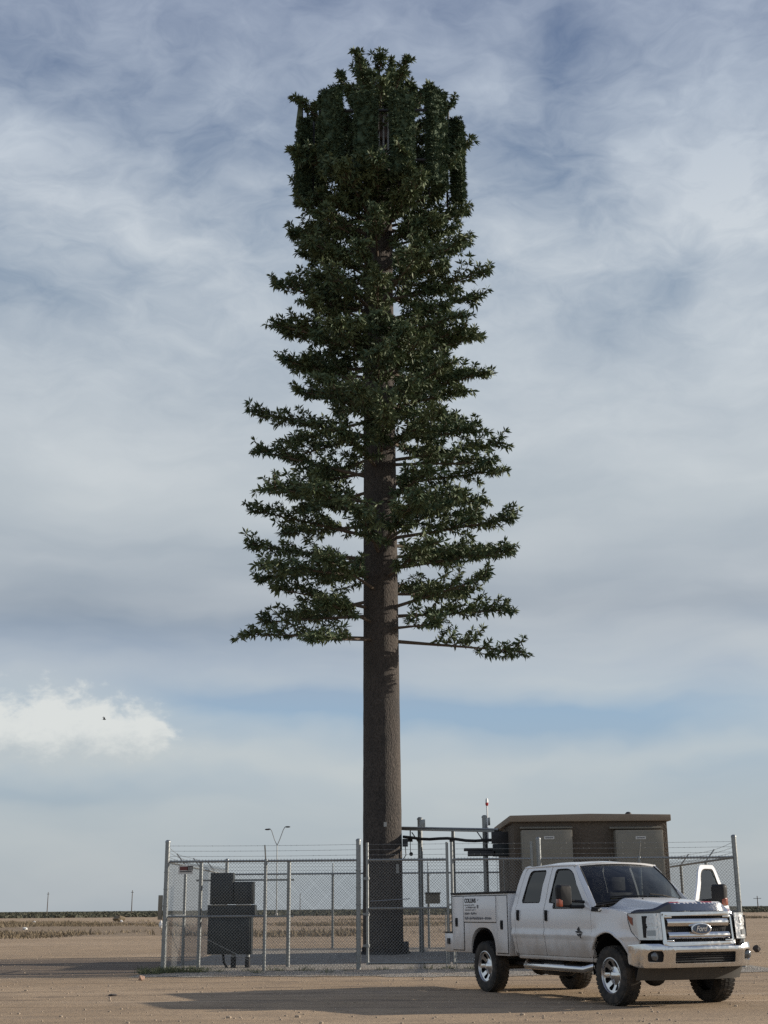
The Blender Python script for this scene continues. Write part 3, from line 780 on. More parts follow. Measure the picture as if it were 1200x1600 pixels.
def post(parent, x, y, z0, z1, r, cap='dome', name='post'):
    mb = MB(); pr = [(r, z0), (r, z1)]
    if cap == 'dome': pr += [(r * 1.12, z1), (r * 1.12, z1 + .02)] + [(r * 1.12 * math.cos(t), z1 + .02 + r * .7 * math.sin(t)) for t in (R(30), R(60), R(85))]
    mb.lathe(pr, 14, c=(x, y, 0)); return mb.build(name, 'galvanised', parent, smooth=True)
def rail(parent, P, Q, r=.027, name='rail'):
    mb = MB(); mb.tube([P, Q], r, 10); return mb.build(name, 'galvanised', parent, smooth=True)
def arm(parent, p, q, name='barb_arm'):
    mb = MB(); mb.tube([p, q], .018, 6)
    d_ = (Vector(q) - Vector(p)); 
    for t in (.3, .63, .96): mb.box(Vector(p) + d_ * t, (.02, .05, .02))
    return mb.build(name, 'galvanised', parent)
def cl(X, Yq=30.5, k=FY / 30.5): return X * k
ZT = 1.4 + (2.45 - 1.4) * FY / 30.5          # top rail height
ZP = 1.4 + (2.87 - 1.4) * FY / 30.5          # terminal posts
XL, XR = -5.18, 8.22
# front run left of the gate
g1, g2 = -.67, 3.59
def ties(parent, x, y, z0, z1):
    mb = MB()
    for z in np.arange(z0 + .25, z1 - .1, .38): mb.lathe([(.066, z), (.066, z + .022)], 12, c=(x, y, 0))
    mb.build('tension_band', 'galvanised', parent)
fr = thing('chain_link_fence', 'galvanised chain link fence run left of the gate with barbed wire on top', 'fence', (0, 0, 0), 0, 'chain link fence runs around the compound')
post(fr, XL, FY, 0, ZP, .058, name='corner_post'); post(fr, g1, FY, 0, ZP, .055, name='terminal_post'); post(fr, cl(-2.72), FY, 0, ZT, .040)
rail(fr, (XL, FY, ZT), (g1, FY, ZT)); rail(fr, (XL, FY, 1.26), (cl(-2.72), FY, 1.26), .022, 'brace_rail')
arm(fr, (cl(-2.72), FY, ZT), (cl(-2.72) - .02, FY - .10, ZT + .36))
mb = MB(); chain(mb, (XL + .06, FY - .03), (g1 - .06, FY - .03), .06, ZT - .0); mb.build('wire_mesh', 'wire', fr, recalc=False)
mb = MB()
for k in range(3): barbed(mb, (XL, FY - .02, ZT + .12 + .12 * k), (g1, FY - .02, ZT + .12 + .12 * k))
mb.build('barbed_wire', 'wire', fr, recalc=False)
ties(fr, XL, FY, .1, ZT); ties(fr, g1, FY, .1, ZT)
rail(fr, (XL, FY, 1.22), (cl(-2.72), FY, .12), .006, 'truss_rod')
mb = MB(); mb.box((XL - .12, FY + .0, 1.47), (.10, .06, .55)); mb.build('post_box', 'cabinet_grey', fr, bevel=.008)
# front run right of the gate
fr = thing('chain_link_fence', 'galvanised chain link fence run behind the white truck with barbed wire on top', 'fence', (0, 0, 0), 0, 'chain link fence runs around the compound')
post(fr, XR, FY, 0, ZP + .02, .058, name='corner_post'); post(fr, g2, FY, 0, ZP, .055, name='terminal_post'); post(fr, 5.95, FY, 0, ZT, .040)
rail(fr, (g2, FY, ZT), (XR, FY, ZT)); rail(fr, (5.95, FY, 1.26), (XR, FY, 1.26), .022, 'brace_rail')
arm(fr, (5.95, FY, ZT), (5.99, FY - .10, ZT + .38))
mb = MB(); chain(mb, (g2 + .06, FY - .03), (XR - .06, FY - .03), .06, ZT); mb.build('wire_mesh', 'wire', fr, recalc=False)
mb = MB()
for k in range(3): barbed(mb, (g2, FY - .02, ZT + .12 + .12 * k), (XR, FY - .02, ZT + .12 + .12 * k))
mb.build('barbed_wire', 'wire', fr, recalc=False)
ties(fr, XR, FY, .1, ZT); ties(fr, g2, FY, .1, ZT)
# sides and back
def side_run(x, sgn, label):
    xb = x - .02 * sgn
    f_ = thing('chain_link_fence', label, 'fence', (0, 0, 0), 0, 'chain link fence runs around the compound')
    nseg = 4
    for i in range(1, nseg):
        y = FY + (BY - FY) * i / nseg
        post(f_, x, y, 0, ZT, .040, None); arm(f_, (x, y, ZT), (x + .24 * sgn, y, ZT + .30))
    post(f_, x, BY, 0, ZP, .055, name='corner_post')
    rail(f_, (x, FY, ZT), (x, BY, ZT)); rail(f_, (x, FY, 1.28), (x, FY + 3, 1.28), .022, 'brace_rail'); rail(f_, (x, FY, 1.24), (x, FY + 3, .15), .006, 'truss_rod')
    mb = MB(); chain(mb, (x + .03 * sgn, FY + .05), (x + .03 * sgn, BY - .05), .06, ZT, .074, .0019, (0, .14)); mb.build('wire_mesh', 'wire', f_, recalc=False)
    mb = MB()
    for k in range(3):
        pts = [(x, FY, ZT + .12 + .12 * k)] + [(x + .24 * sgn * (.3 + .33 * k), FY + (BY - FY) * i / nseg, ZT + .30 * (.3 + .33 * k)) for i in range(1, nseg)] + [(x, BY, ZT + .12 + .12 * k)]
        for p_, q_ in zip(pts, pts[1:]): barbed(mb, p_, q_)
    mb.build('barbed_wire', 'wire', f_, recalc=False)
side_run(XL, -1, 'left side run of the chain link fence going back from the left corner post')
side_run(XR, 1, 'right side run of the chain link fence going back from the right corner post')
f_ = thing('chain_link_fence', 'back run of the chain link fence behind the tree trunk', 'fence', (0, 0, 0), 0, 'chain link fence runs around the compound')
kb = BY / 42
for X_ in (-1.67 * kb, 1.27 * kb, 4.4, 6.4):
    post(f_, X_, BY, 0, ZT, .040, None); arm(f_, (X_, BY, ZT), (X_, BY + .16, ZT + .33))
rail(f_, (XL, BY, ZT), (XR, BY, ZT))
mb = MB(); chain(mb, (XL, BY + .03), (XR, BY + .03), .2, ZT); mb.build('wire_mesh', 'wire', f_, recalc=False)
mb = MB()
for k in range(3): barbed(mb, (XL, BY + .05 * (k + 1), ZT + .12 + .11 * k), (XR, BY + .05 * (k + 1), ZT + .12 + .11 * k))
mb.build('barbed_wire', 'wire', f_, recalc=False)
# gate leaves
def gate(xa, xb, label, latch):
    gt = thing('gate_leaf', label, 'gate', (xa, FY, 0), 0, 'two leaves of the double gate')
    W_ = xb - xa; y = -.02
    mb = MB()
    for x in (0, W_): mb.tube([(x, y, .17), (x, y, ZP - .04)], .034, 10)
    for z, r in ((.20, .028), (1.41, .024), (ZT, .028)): mb.tube([(0, y, z), (W_, y, z)], r, 10)
    mb.build('frame', 'galvanised', gt, smooth=True)
    mb = MB(); chain(mb, (.04, y - .035), (W_ - .04, y - .035), .20, ZT); mb.build('wire_mesh', 'wire', gt, recalc=False)
    mb = MB()
    for k in range(3): barbed(mb, (0, y, ZT + .12 + .12 * k), (W_, y, ZT + .12 + .12 * k), .004)
    mb.build('barbed_wire', 'wire', gt, recalc=False)
    for z in (.55, 1.25, 2.05):
        mb = MB(); xh = 0 if latch > 0 else W_; mb.lathe([(.052, z), (.052, z + .07)], 12, c=(xh, y, 0)); mb.box((xh - .06 * latch, y, z + .035), (.10, .03, .05)); mb.build('hinge', 'galvanised', gt)
    if latch > 0:
        mb = MB(); mb.box((W_ + .045, y - .05, 1.48), (.16, .05, .05)); mb.tube([(W_, y - .06, 1.42), (W_, y - .06, 1.62)], .015, 6); mb.build('latch', 'galvanised', gt)
        mb = MB(); mb.tube([(W_ - .06, y - .06, .05), (W_ - .06, y - .06, 1.3)], .012, 6); mb.build('drop_rod', 'galvanised', gt)
    else:
        mb = MB(); mb.tube([(.06, y - .06, .05), (.06, y - .06, 1.3)], .012, 6); mb.build('drop_rod', 'galvanised', gt)
    return gt
gl_ = gate(-.46, 1.42, 'left leaf of the chain link gate in front of the trunk', 1)
mb = MB(); mb.tube([(.06, -.07, 1.57), (1.0, -.07, 1.62)], .011, 6); mb.build('hold_bar', 'galvanised', gl_)
gate(1.53, 3.42, 'right leaf of the chain link gate beside the truck cab', -1)
# sign on the left of the fence
sg_ = thing('fence_sign', 'small white sign with faded lettering hanging on the left end of the fence', 'sign', (at(279, 1358, FY - .06).x, FY - .06, 0))
p0 = at(279.0, 1353, FY - .06); p1 = at(301, 1362.5, FY - .06); W_ = p1.x - p0.x
mb = MB(); mb.box((W_ / 2, 0, (p0.z + p1.z) / 2 - .02), (W_, .012, p0.z - p1.z + .06)); mb.build('board', 'label_white', sg_)
mtx = Matrix.Translation((.015, -.0075, p1.z + .045)) @ Matrix.Rotation(math.pi / 2, 4, 'X')
mb = MB(); mb.box((.125, -.0085, (p0.z + p1.z) / 2 + .012), (.19, .004, .085)); mb.build('red_block', 'ink_red', sg_)
mb = MB()
for i, x in enumerate((.225, .262, .292, .325)): mb.box((x, -.0085, (p0.z + p1.z) / 2 + .012), (.018 if i else .026, .004, .10))
mb.box((.275, -.0085, (p0.z + p1.z) / 2 + .055), (.12, .0035, .02)); mb.box((.17, -.0085, (p0.z + p1.z) / 2 - .062), (.28, .004, .022)); mb.build('lettering', 'ink', sg_)

# ------------------------------------------------------------------ utility frame and dark cabinets (left)
HY = 33.4
hz0 = pz(HY)
hf = thing('pipe_stand', 'galvanised pipe stand of two posts and crossbars carrying the dark cabinets', 'pipe stand', (at(310, 1500, HY).x, HY, hz0))
x1 = at(448, 1400, HY).x - at(310, 1400, HY).x; zt = at(448, 1347, HY).z - hz0; zc = at(400, 1375, HY).z - hz0
for x in (0, x1): post(hf, x, 0, 0, zt, .048)
for z in (zc, at(400, 1432, HY).z - hz0): 
    mb = MB(); mb.box((x1 / 2, .07, z), (x1 + .24, .045, .045)); mb.build('crossbar', 'galvanised', hf)
def cabx(px): return at(px, 1420, HY - .2).x
def cabz(py): return at(360, py, HY - .2).z
cb_ = thing('electrical_cabinet', 'dark grey steel electrical cabinet with stepped top on the pipe frame', 'cabinet', (cabx(326), HY - .2, hz0))
def cbox(x0, x1_, y0, y1_, d, name, mt='cabinet_dark', off=0):
    mb = MB(); mb.box(((cabx(x0) + cabx(x1_)) / 2 - cabx(326), off, (cabz(y0) + cabz(y1_)) / 2 - hz0), (cabx(x1_) - cabx(x0), d, cabz(y0) - cabz(y1_))); return mb.build(name, mt, cb_, bevel=.012)
a = cbox(329, 365, 1364, 1413, .34, 'tall_enclosure'); cbox(330, 364, 1376, 1411, .02, 'cover', off=-.18)
cbox(366, 397, 1378, 1413, .34, 'short_enclosure'); cbox(368, 395, 1381, 1411, .02, 'cover', off=-.18)

for px_, py_ in ((361, 1394), (372, 1396), (388, 1455)):
    mb = MB(); mb.box((cabx(px_) - cabx(326), -.20 if py_ > 1430 else -.195, cabz(py_) - hz0), (.03, .016, .15)); mb.build('latch', 'dark_metal', cb_)
cbox(326, 400, 1414, 1431, .44, 'wiring_trough'); cbox(327, 395, 1432, 1491, .36, 'lower_enclosure'); cbox(330, 392, 1435, 1487, .02, 'cover', off=-.19)
cbox(332, 357, 1413.4, 1415.4, .03, 'trim', 'cabinet_grey', -.225); cbox(370, 393, 1413.4, 1415.4, .03, 'trim', 'cabinet_grey', -.225)
for px, y0 in ((367, 1483), (389, 1483)):
    mb = MB(); xx = cabx(px) - cabx(326); zz_ = cabz(y0) - hz0 + .02
    mb.tube([(xx, -.05, -.02), (xx, -.05, zz_)], .05, 10); c_ = mb.build('conduit', 'galvanised', cb_, smooth=True)
    mb = MB(); mb.tube([(xx, -.05, -.02), (xx, -.05, zz_ * .55)], .066, 10); mb.build('conduit_sleeve', 'black_plastic', c_, smooth=True)
mb = MB(); mb.tube([(cabx(350) - cabx(326), 0, .35), (cabx(352) - cabx(326), 0, .12), (cabx(358) - cabx(326), 0, -.02)], .03, 8); mb.build('flex_conduit', 'black_plastic', cb_, smooth=True)

# white box on a stake at the back
bx = thing('meter_box', 'pale grey box fixed on a post of the back fence right of the trunk', 'box', (at(676, 1400, BY - .15).x, BY - .15, 0))
za, zb_ = at(676, 1396, BY).z, at(676, 1412, BY).z
mb = MB(); mb.box((0, 0, (za + zb_) / 2), (.47, .16, za - zb_)); mb.build('housing', 'cabinet_grey', bx, bevel=.01)
mb = MB(); mb.box((0, -.02, za + .015), (.53, .24, .03)); mb.build('lid', 'dark_metal', bx)

# ------------------------------------------------------------------ equipment shelter
BYF, BYB = 36.4, 41.6; kk = BYF / 34.5
bx0, bx1 = 3.22 * kk + .03, 7.21 * kk - .03; rz_ = 1.4 + (3.66 - 1.4) * kk
zpf = pz(BYF)
sh = thing('equipment_shelter', 'brown flat roofed equipment shelter behind the truck', 'building', (bx0, BYF, 0))
Wb = bx1 - bx0; Db = BYB - BYF
mb = MB(); mb.box((Wb / 2, Db / 2, (rz_ - .1) / 2 + .05), (Wb, Db, rz_ - .2)); mb.build('wall', 'aggregate_wall', sh, bevel=.015)
mb = MB(); mb.box((Wb / 2, Db / 2, .12), (Wb + .06, Db + .06, .26)); mb.build('foundation', 'concrete', sh)
mb = MB(); mb.prism([(-.10, rz_ - .165), (Wb + .10, rz_ - .165), (Wb + .10, rz_), (Wb / 2, rz_ + .035), (-.10, rz_)], lambda a, b_: (a, -.10, b_), lambda a, b_: (a, Db + .10, b_)); mb.build('roof', 'fascia', sh, bevel=.012)
mb = MB(); mb.ball((at(987, 1273, BYF).x - bx0, .5, rz_ + .03), (.10, .10, .09), 6); mb.build('roof_vent', 'dark_metal', sh)
ACY = -.42
def ac(p0, p1, pl0, pl1, label, cap0, cap1):
    yq = BYF + ACY
    x0 = at(p0, 1320, yq).x - bx0; x1_ = at(p1, 1320, yq).x - bx0; zt_ = at(p0, 1297, yq).z
    u_ = thing('wall_air_conditioner', label, 'air conditioner', (bx0 + (x0 + x1_) / 2, BYF + ACY / 2, 0), 0, 'air conditioners on the shelter wall')
    w_ = x1_ - x0
    mb = MB(); mb.box((0, 0, zt_ - 1.10), (w_, abs(ACY) - .004, 2.2)); mb.build('casing', 'cabinet_grey', u_, bevel=.015)
    mb = MB(); mb.box((0, ACY / 2 - .006, zt_ - .62), (w_ - .08, .012, 1.08)); mb.build('front_panel', 'cabinet_grey', u_, bevel=.004)
    mb = MB()
    for k in range(14): mb.box((0, ACY / 2 - .012, zt_ - 1.3 - .05 * k), (w_ - .2, .03, .016), Matrix.Rotation(R(35), 3, 'X'))
    mb.build('louvre', 'cabinet_grey', u_)
    lx0, lx1 = at(pl0, 1309, yq).x, at(pl1, 1309, yq).x
    mb = MB(); mb.box(((lx0 + lx1) / 2 - u_.location.x, ACY / 2 - .016, at(pl0, 1309, yq).z), (lx1 - lx0, .008, .078)); lb = mb.build('label_plate', 'label_white', u_)
    mb = MB(); mb.box(((lx0 + lx1) / 2 - u_.location.x, ACY / 2 - .0215, at(pl0, 1309, yq).z), ((lx1 - lx0) * .78, .003, .028)); mb.build('lettering', 'ink_grey', lb)
    c0, c1 = at(cap0, 1293.5, BYF - .1).x, at(cap1, 1293.5, BYF - .1).x
    mb = MB(); mb.box(((c0 + c1) / 2 - u_.location.x, -ACY / 2 - .08, at(cap0, 1293.5, BYF).z), (c1 - c0, .16, .03), Matrix.Rotation(R(12), 3, 'X')); mb.build('drip_cap', 'cabinet_grey', u_)
ac(816, 895, 850, 866, 'grey wall mounted air conditioner on the left of the shelter front', 812, 894)
ac(963, 1037, 993, 1009, 'grey wall mounted air conditioner at the right end of the shelter front', 952, 1034)
# dark equipment on the shelter's left wall
def lw(px, Y): return at(px, 1340, Y).x
er = thing('service_rack', 'dark electrical rack with two pale uprights by the left wall of the shelter', 'rack', (3.0, 38.3, pz(38.3)))
def rbox(p0, p1, y0, y1_, Y, d, name, mt):
    a_, b_ = at(p0, y0, Y), at(p1, y1_, Y); o_ = Vector((3.0, 38.3, pz(38.3)))
    mb = MB(); mb.box(((a_.x + b_.x) / 2 - o_.x, Y - o_.y, (a_.z + b_.z) / 2 - o_.z), (abs(b_.x - a_.x), d, abs(a_.z - b_.z))); return mb.build(name, mt, er, bevel=.01)
rbox(768, 796, 1300, 1318, 38.2, .3, 'breaker_box', 'dark_metal'); rbox(770, 797, 1319, 1338, 38.2, .3, 'breaker_box', 'cabinet_dark')
rbox(725, 774, 1325.5, 1329.5, 38.6, .28, 'cable_trough', 'dark_metal'); rbox(731, 774, 1330, 1337.5, 38.2, .30, 'cable_trough', 'dark_metal')
rbox(776, 781, 1338, 1484, 38.2, .06, 'upright', 'galvanised'); rbox(787, 791, 1338, 1484, 38.2, .06, 'upright', 'galvanised'); rbox(795, 799, 1343, 1353, 38.1, .06, 'meter_can', 'label_white'); rbox(794, 799, 1301, 1309, 38.1, .06, 'meter_can', 'label_white')
rbox(781.5, 786.5, 1350, 1484, 38.3, .05, 'riser_pipe', 'dark_metal')

# ------------------------------------------------------------------ ice bridge
IY = 40.6
ib = thing('cable_bridge', 'galvanised cable bridge on pipe posts between the trunk and the shelter', 'bridge', (at(656, 1480, IY).x, IY, pz(IY)))
o_ = Vector(ib.location)
def il(px, py, Y=IY): return at(px, py, Y) - o_
for px, py, Y in ((656, 1280, IY), (757, 1277, IY - 1.2)):
    p = il(px, py, Y); mb = MB(); mb.tube([(p.x, p.y, -.05), (p.x, p.y, p.z)], .075, 12); mb.lathe([(.088, p.z - .02), (.088, p.z + .02), (.05, p.z + .06)], 12, c=(p.x, p.y, 0)); mb.build('support_post', 'galvanised', ib, smooth=True)
    mb = MB(); mb.box((p.x + .07, p.y, p.z - .12), (.18, .13, .22)); mb.tube([(p.x - .25, p.y, p.z - .38), (p.x, p.y, p.z - .75)], .02, 6); mb.build('bracket', 'galvanised', ib, bevel=.01)
A_, B_ = il(628, 1294, IY), il(778, 1297, IY - 2.0)
mb = MB()
for dy in (-.22, .22): mb.tube([A_ + Vector((0, dy, 0)), B_ + Vector((0, dy, 0))], .035, 8)
for i in range(22): 
    c_ = A_.lerp(B_, (i + .5) / 22); mb.tube([c_ + Vector((0, -.22, 0)), c_ + Vector((0, .22, 0))], .016, 6)
mb.box((A_ + B_) / 2 + Vector((0, 0, -.035)), ((B_ - A_).length, .4, .05), Matrix.Rotation(math.atan2(B_.y - A_.y, B_.x - A_.x), 3, 'Z') @ Matrix.Rotation(-math.atan2(B_.z - A_.z, (B_ - A_).length), 3, 'Y'))
mb.build('grating', 'galvanised', ib, smooth=True)
C_, D_ = il(630, 1308, IY), il(772, 1313, IY - 2.0)
mb = MB()
for k in range(4):
    off = Vector((0, -.09 + .06 * k, .02 * (k % 2)))
    mb.tube([C_.lerp(D_, t / 10) + off + Vector((0, 0, -.05 * math.sin(math.pi * t / 10 * 2) ** 2)) for t in range(11)], .032, 7)
mb.build('cable_bundle', 'cable_black', ib, smooth=True)
for px, y0, y1_ in ((641, 1296, 1312), (706, 1298, 1312)):
    mb = MB(); a_, b_ = il(px, y0), il(px, y1_); mb.tube([a_, b_], .02, 6); mb.box(b_, (.14, .2, .12)); mb.build('cable_hanger', 'dark_metal', ib)
p, q = il(708, 1299, IY - .6), il(708, 1484, IY - .6); mb = MB(); mb.tube([(p.x, p.y, -.05), (p.x, p.y, p.z)], .045, 10); mb.build('support_post', 'galvanised', ib, smooth=True)
mb = MB(); a_ = il(641, 1312); mb.tube([a_, a_ + Vector((0, -.05, -.35)), a_ + Vector((.02, -.05, -.40))], .012, 6); mb.ball(a_ + Vector((.02, -.05, -.42)), .06, 5); mb.build('ground_lead', 'dark_metal', ib)
# little beacon on a thin mast clamped to the second post
bc = thing('warning_beacon', 'thin white mast with a small red and white beacon above the cable bridge', 'beacon', tuple(at(762, 1298, IY - 1.25)))
zt_ = at(762, 1258, IY - 1.25).z - bc.location.z
mb = MB(); mb.tube([(0, 0, -.35), (0, 0, zt_)], .022, 8); mb.build('mast', 'white_enamel', bc, smooth=True)
mb = MB(); mb.lathe([(.03, zt_ - .02), (.045, zt_ + .02), (.045, zt_ + .07)], 10); mb.build('collar', 'red_plastic', bc, smooth=True)
mb = MB(); mb.lathe([(.042, zt_ + .07), (.042, zt_ + .15), (.02, zt_ + .2)], 10); mb.build('dome', 'white_enamel', bc, smooth=True)

# ------------------------------------------------------------------ street lamp and far poles
LY = 270.0
p = at(432, 1424, LY); lp = thing('street_lamp', 'tall double armed street lamp far behind the fence', 'lamp', (p.x, LY, 0))
def ll(px, py): q = at(px, py, LY); return Vector((q.x - p.x, 0, q.z))
zj = ll(433, 1319).z
mb = MB(); mb.lathe([(.30, 0), (.30, .75)], 12); mb.build('footing', 'concrete', lp)
mb = MB(); mb.tube([(0, 0, .7), (ll(433, 1319).x, 0, zj)], [.13, .09], 10); mb.build('pole', 'galvanised', lp, smooth=True)
for pts, e in (([(433, 1321), (429, 1312), (424.5, 1298), (422, 1295), (419, 1295)], (418, 1296)), ([(433, 1321), (437, 1312), (442.5, 1297), (445, 1292.5), (448, 1291.5)], (449.5, 1292))):
    mb = MB(); mb.tube([ll(*q) for q in pts], .075, 8); a_ = mb.build('lamp_arm', 'galvanised', lp, smooth=True)
    mb = MB(); mb.ball(ll(*e), (.55, .25, .16), 8); mb.build('lamp_head', 'dark_metal', lp, smooth=True)
for px, py, Y, nm, lb in ((75.5, 1394, 520, 'utility_pole', 'thin wooden utility pole far off at the left edge of the plain'), (207, 1391, 480, 'utility_pole', 'thin wooden utility pole on the horizon left of the fence corner'),
                      (469, 1396, 620, 'utility_pole', 'thin wooden utility pole seen through the fence left of the trunk'), (1183, 1400, 420, 'utility_pole', 'wooden utility pole with a crossarm at the right edge of the plain')):
    p = at(px, py, Y); po = thing(nm, lb, 'pole', (p.x, Y, 0))
    mb = MB(); mb.tube([(0, 0, -.2), (0, 0, p.z)], [.19, .12], 8); mb.build('pole', 'pole_wood', po, smooth=True)
    mb = MB(); mb.box((0, 0, p.z - .7), (2.4 if px > 1000 else 1.0, .12, .14)); mb.build('crossarm', 'pole_wood', po)
# litter and odd bits
def crumple(name, px, py, r, mt, label, cat, flat=.6, group=None):
    d = ray(px, py); t = -CAMH / d[2]; c_ = Vector((d[0] * t, d[1] * t, 0)); bm = bmesh.new()
    bmesh.ops.create_icosphere(bm, subdivisions=2, radius=1)
    for v in bm.verts: v.co *= random.uniform(.7, 1.15); v.co.x *= r[0]; v.co.y *= r[0]; v.co.z = v.co.z * r[1] + r[1] * .85
    me = bpy.data.meshes.new(name); bm.to_mesh(me); bm.free(); me.materials.append(M[mt]); o = link(name, me); o.location = c_
    return tag(o, label, cat, group)
crumple('plastic_bag', 251.5, 1451, (.17, .34), 'litter', 'white plastic bag standing in the weeds left of the fence corner', 'bag')
crumple('paper_scrap', 39, 1453, (.22, .12), 'litter', 'white scrap of paper lowest in the weeds at the far left', 'litter', group='white litter in the weeds')
crumple('paper_scrap', 54, 1443, (.22, .16), 'litter', 'white scrap of paper higher up in the weeds at the far left', 'litter', group='white litter in the weeds')
crumple('paper_scrap', 190, 1441, (.22, .14), 'litter', 'white scrap of paper beside a brown bush left of the fence', 'litter', group='white litter in the weeds')
crumple('flag_scrap', 221, 1532, (.07, .06), 'orange', 'orange scrap on the dirt left of the fence corner', 'litter')
crumple('dark_rock', 1183, 1488, (.12, .12), 'rock', 'dark rock on bare dirt right of the truck', 'rock')
crumple('tumbleweed', 186, 1440, (.9, .45), 'brush', 'round brown bush standing up among the weeds on the left', 'bush')
crumple('broken_twig', 177, 1556, (.09, .02), 'rock', 'dark twig on the dirt in the left foreground', 'twig')
# bird
p = at(163, 1124, 120); mb = MB()
mb.ball((0, 0, 0), (.16, .05, .05), 6); mb.raw([(.08, 0, .03), (-.06, 0, .03), (-.10, .10, .20), (-.16, .16, .30), (.0, .12, .2)], [(0, 1, 2, 4), (4, 2, 3)]); mb.raw([(.08, 0, .03), (-.06, 0, .03), (-.10, -.12, .12), (-.20, -.26, .16), (.0, -.14, .13)], [(0, 1, 2, 4), (4, 2, 3)]); mb.raw([(-.14, 0, 0), (-.28, .04, .01), (-.28, -.04, .01)], [(0, 1, 2)])
b_ = mb.build('bird', 'bird', origin=None); b_.location = p; tag(b_, 'small dark bird flying in front of the white cloud on the left', 'bird')
# ------------------------------------------------------------------ service truck
tk = thing('service_truck', 'white crew cab service truck with chrome grille and driver door open', 'truck', (4.215, 21.10, 0), -1.152)
def Ys(z):
    return float(np.interp(z, [.50, .62, .72, .85, .93, .965, .99, 1.06, 1.15, 1.30, 1.40, 1.46, 1.70, 1.93, 1.985, 2.02], [.90, .930, .956, .975, .982, 1.004, 1.003, .985, .994, .992, .972, .945, .875, .785, .745, .70]))
ZC = [.68, .76, .84, .90, .93, .965, .99, 1.02, 1.06, 1.10, 1.15, 1.22, 1.30, 1.36, 1.40, 1.44, 1.52, 1.62, 1.72, 1.82, 1.90, 1.95, 1.98]
def sidefn(s, off=0):
    return lambda a, b: Vector((a, s * (Ys(b) + off), b))
FD = [(-.455, .66, .02), (-.455, 1.37, .03), (-.55, 1.46, .05), (-1.152, 1.925, .12), (-1.32, 1.985, .1), (-1.865, 1.99, .01), (-1.865, .66, .02)]
FW = rpoly([(-.66, 1.385, .03), (-.70, 1.45, .04), (-1.20, 1.875, .09), (-1.36, 1.925, .08), (-1.73, 1.925, .05), (-1.765, 1.475, .02), (-1.615, 1.465, .02), (-1.60, 1.385, .03)], .04)
RD = [(-1.885, .66, .02), (-1.885, 1.99, .01), (-2.62, 1.985, .06), (-2.72, 1.93, .08), (-2.80, 1.46, .1), (-2.815, 1.0, .1), (-2.80, .66, .02)]
RW_ = rpoly([(-2.07, 1.475, .03), (-2.045, 1.92, .05), (-2.56, 1.92, .09), (-2.655, 1.475, .05)], .05)
def pane(name, outline, parent, fn, mt='glass_tint', off=.012):
    return panel(name, outline, [], fn, mt, parent, cuts_b=[1.5, 1.6, 1.7, 1.8, 1.9], solid=.006)
def glass_seal(outline, parent, fn, wdt=.014):
    pts = [fn(*q) for q in outline]; pts.append(pts[0])
    mb = MB(); mb.tube(pts, wdt * .6, 5, caps=False); return mb.build('window_seal', 'black_rubber', parent, smooth=True)
def handle(parent, x, z, s, off=0):
    mb = MB(); y = s * (Ys(z) + .012 + off)
    mb.box((x, y, z), (.055, .03, .17)); mb.box((x, y + s * .016, z - .01), (.03, .02, .12)); return mb.build('handle', 'black_plastic', parent, bevel=.006)
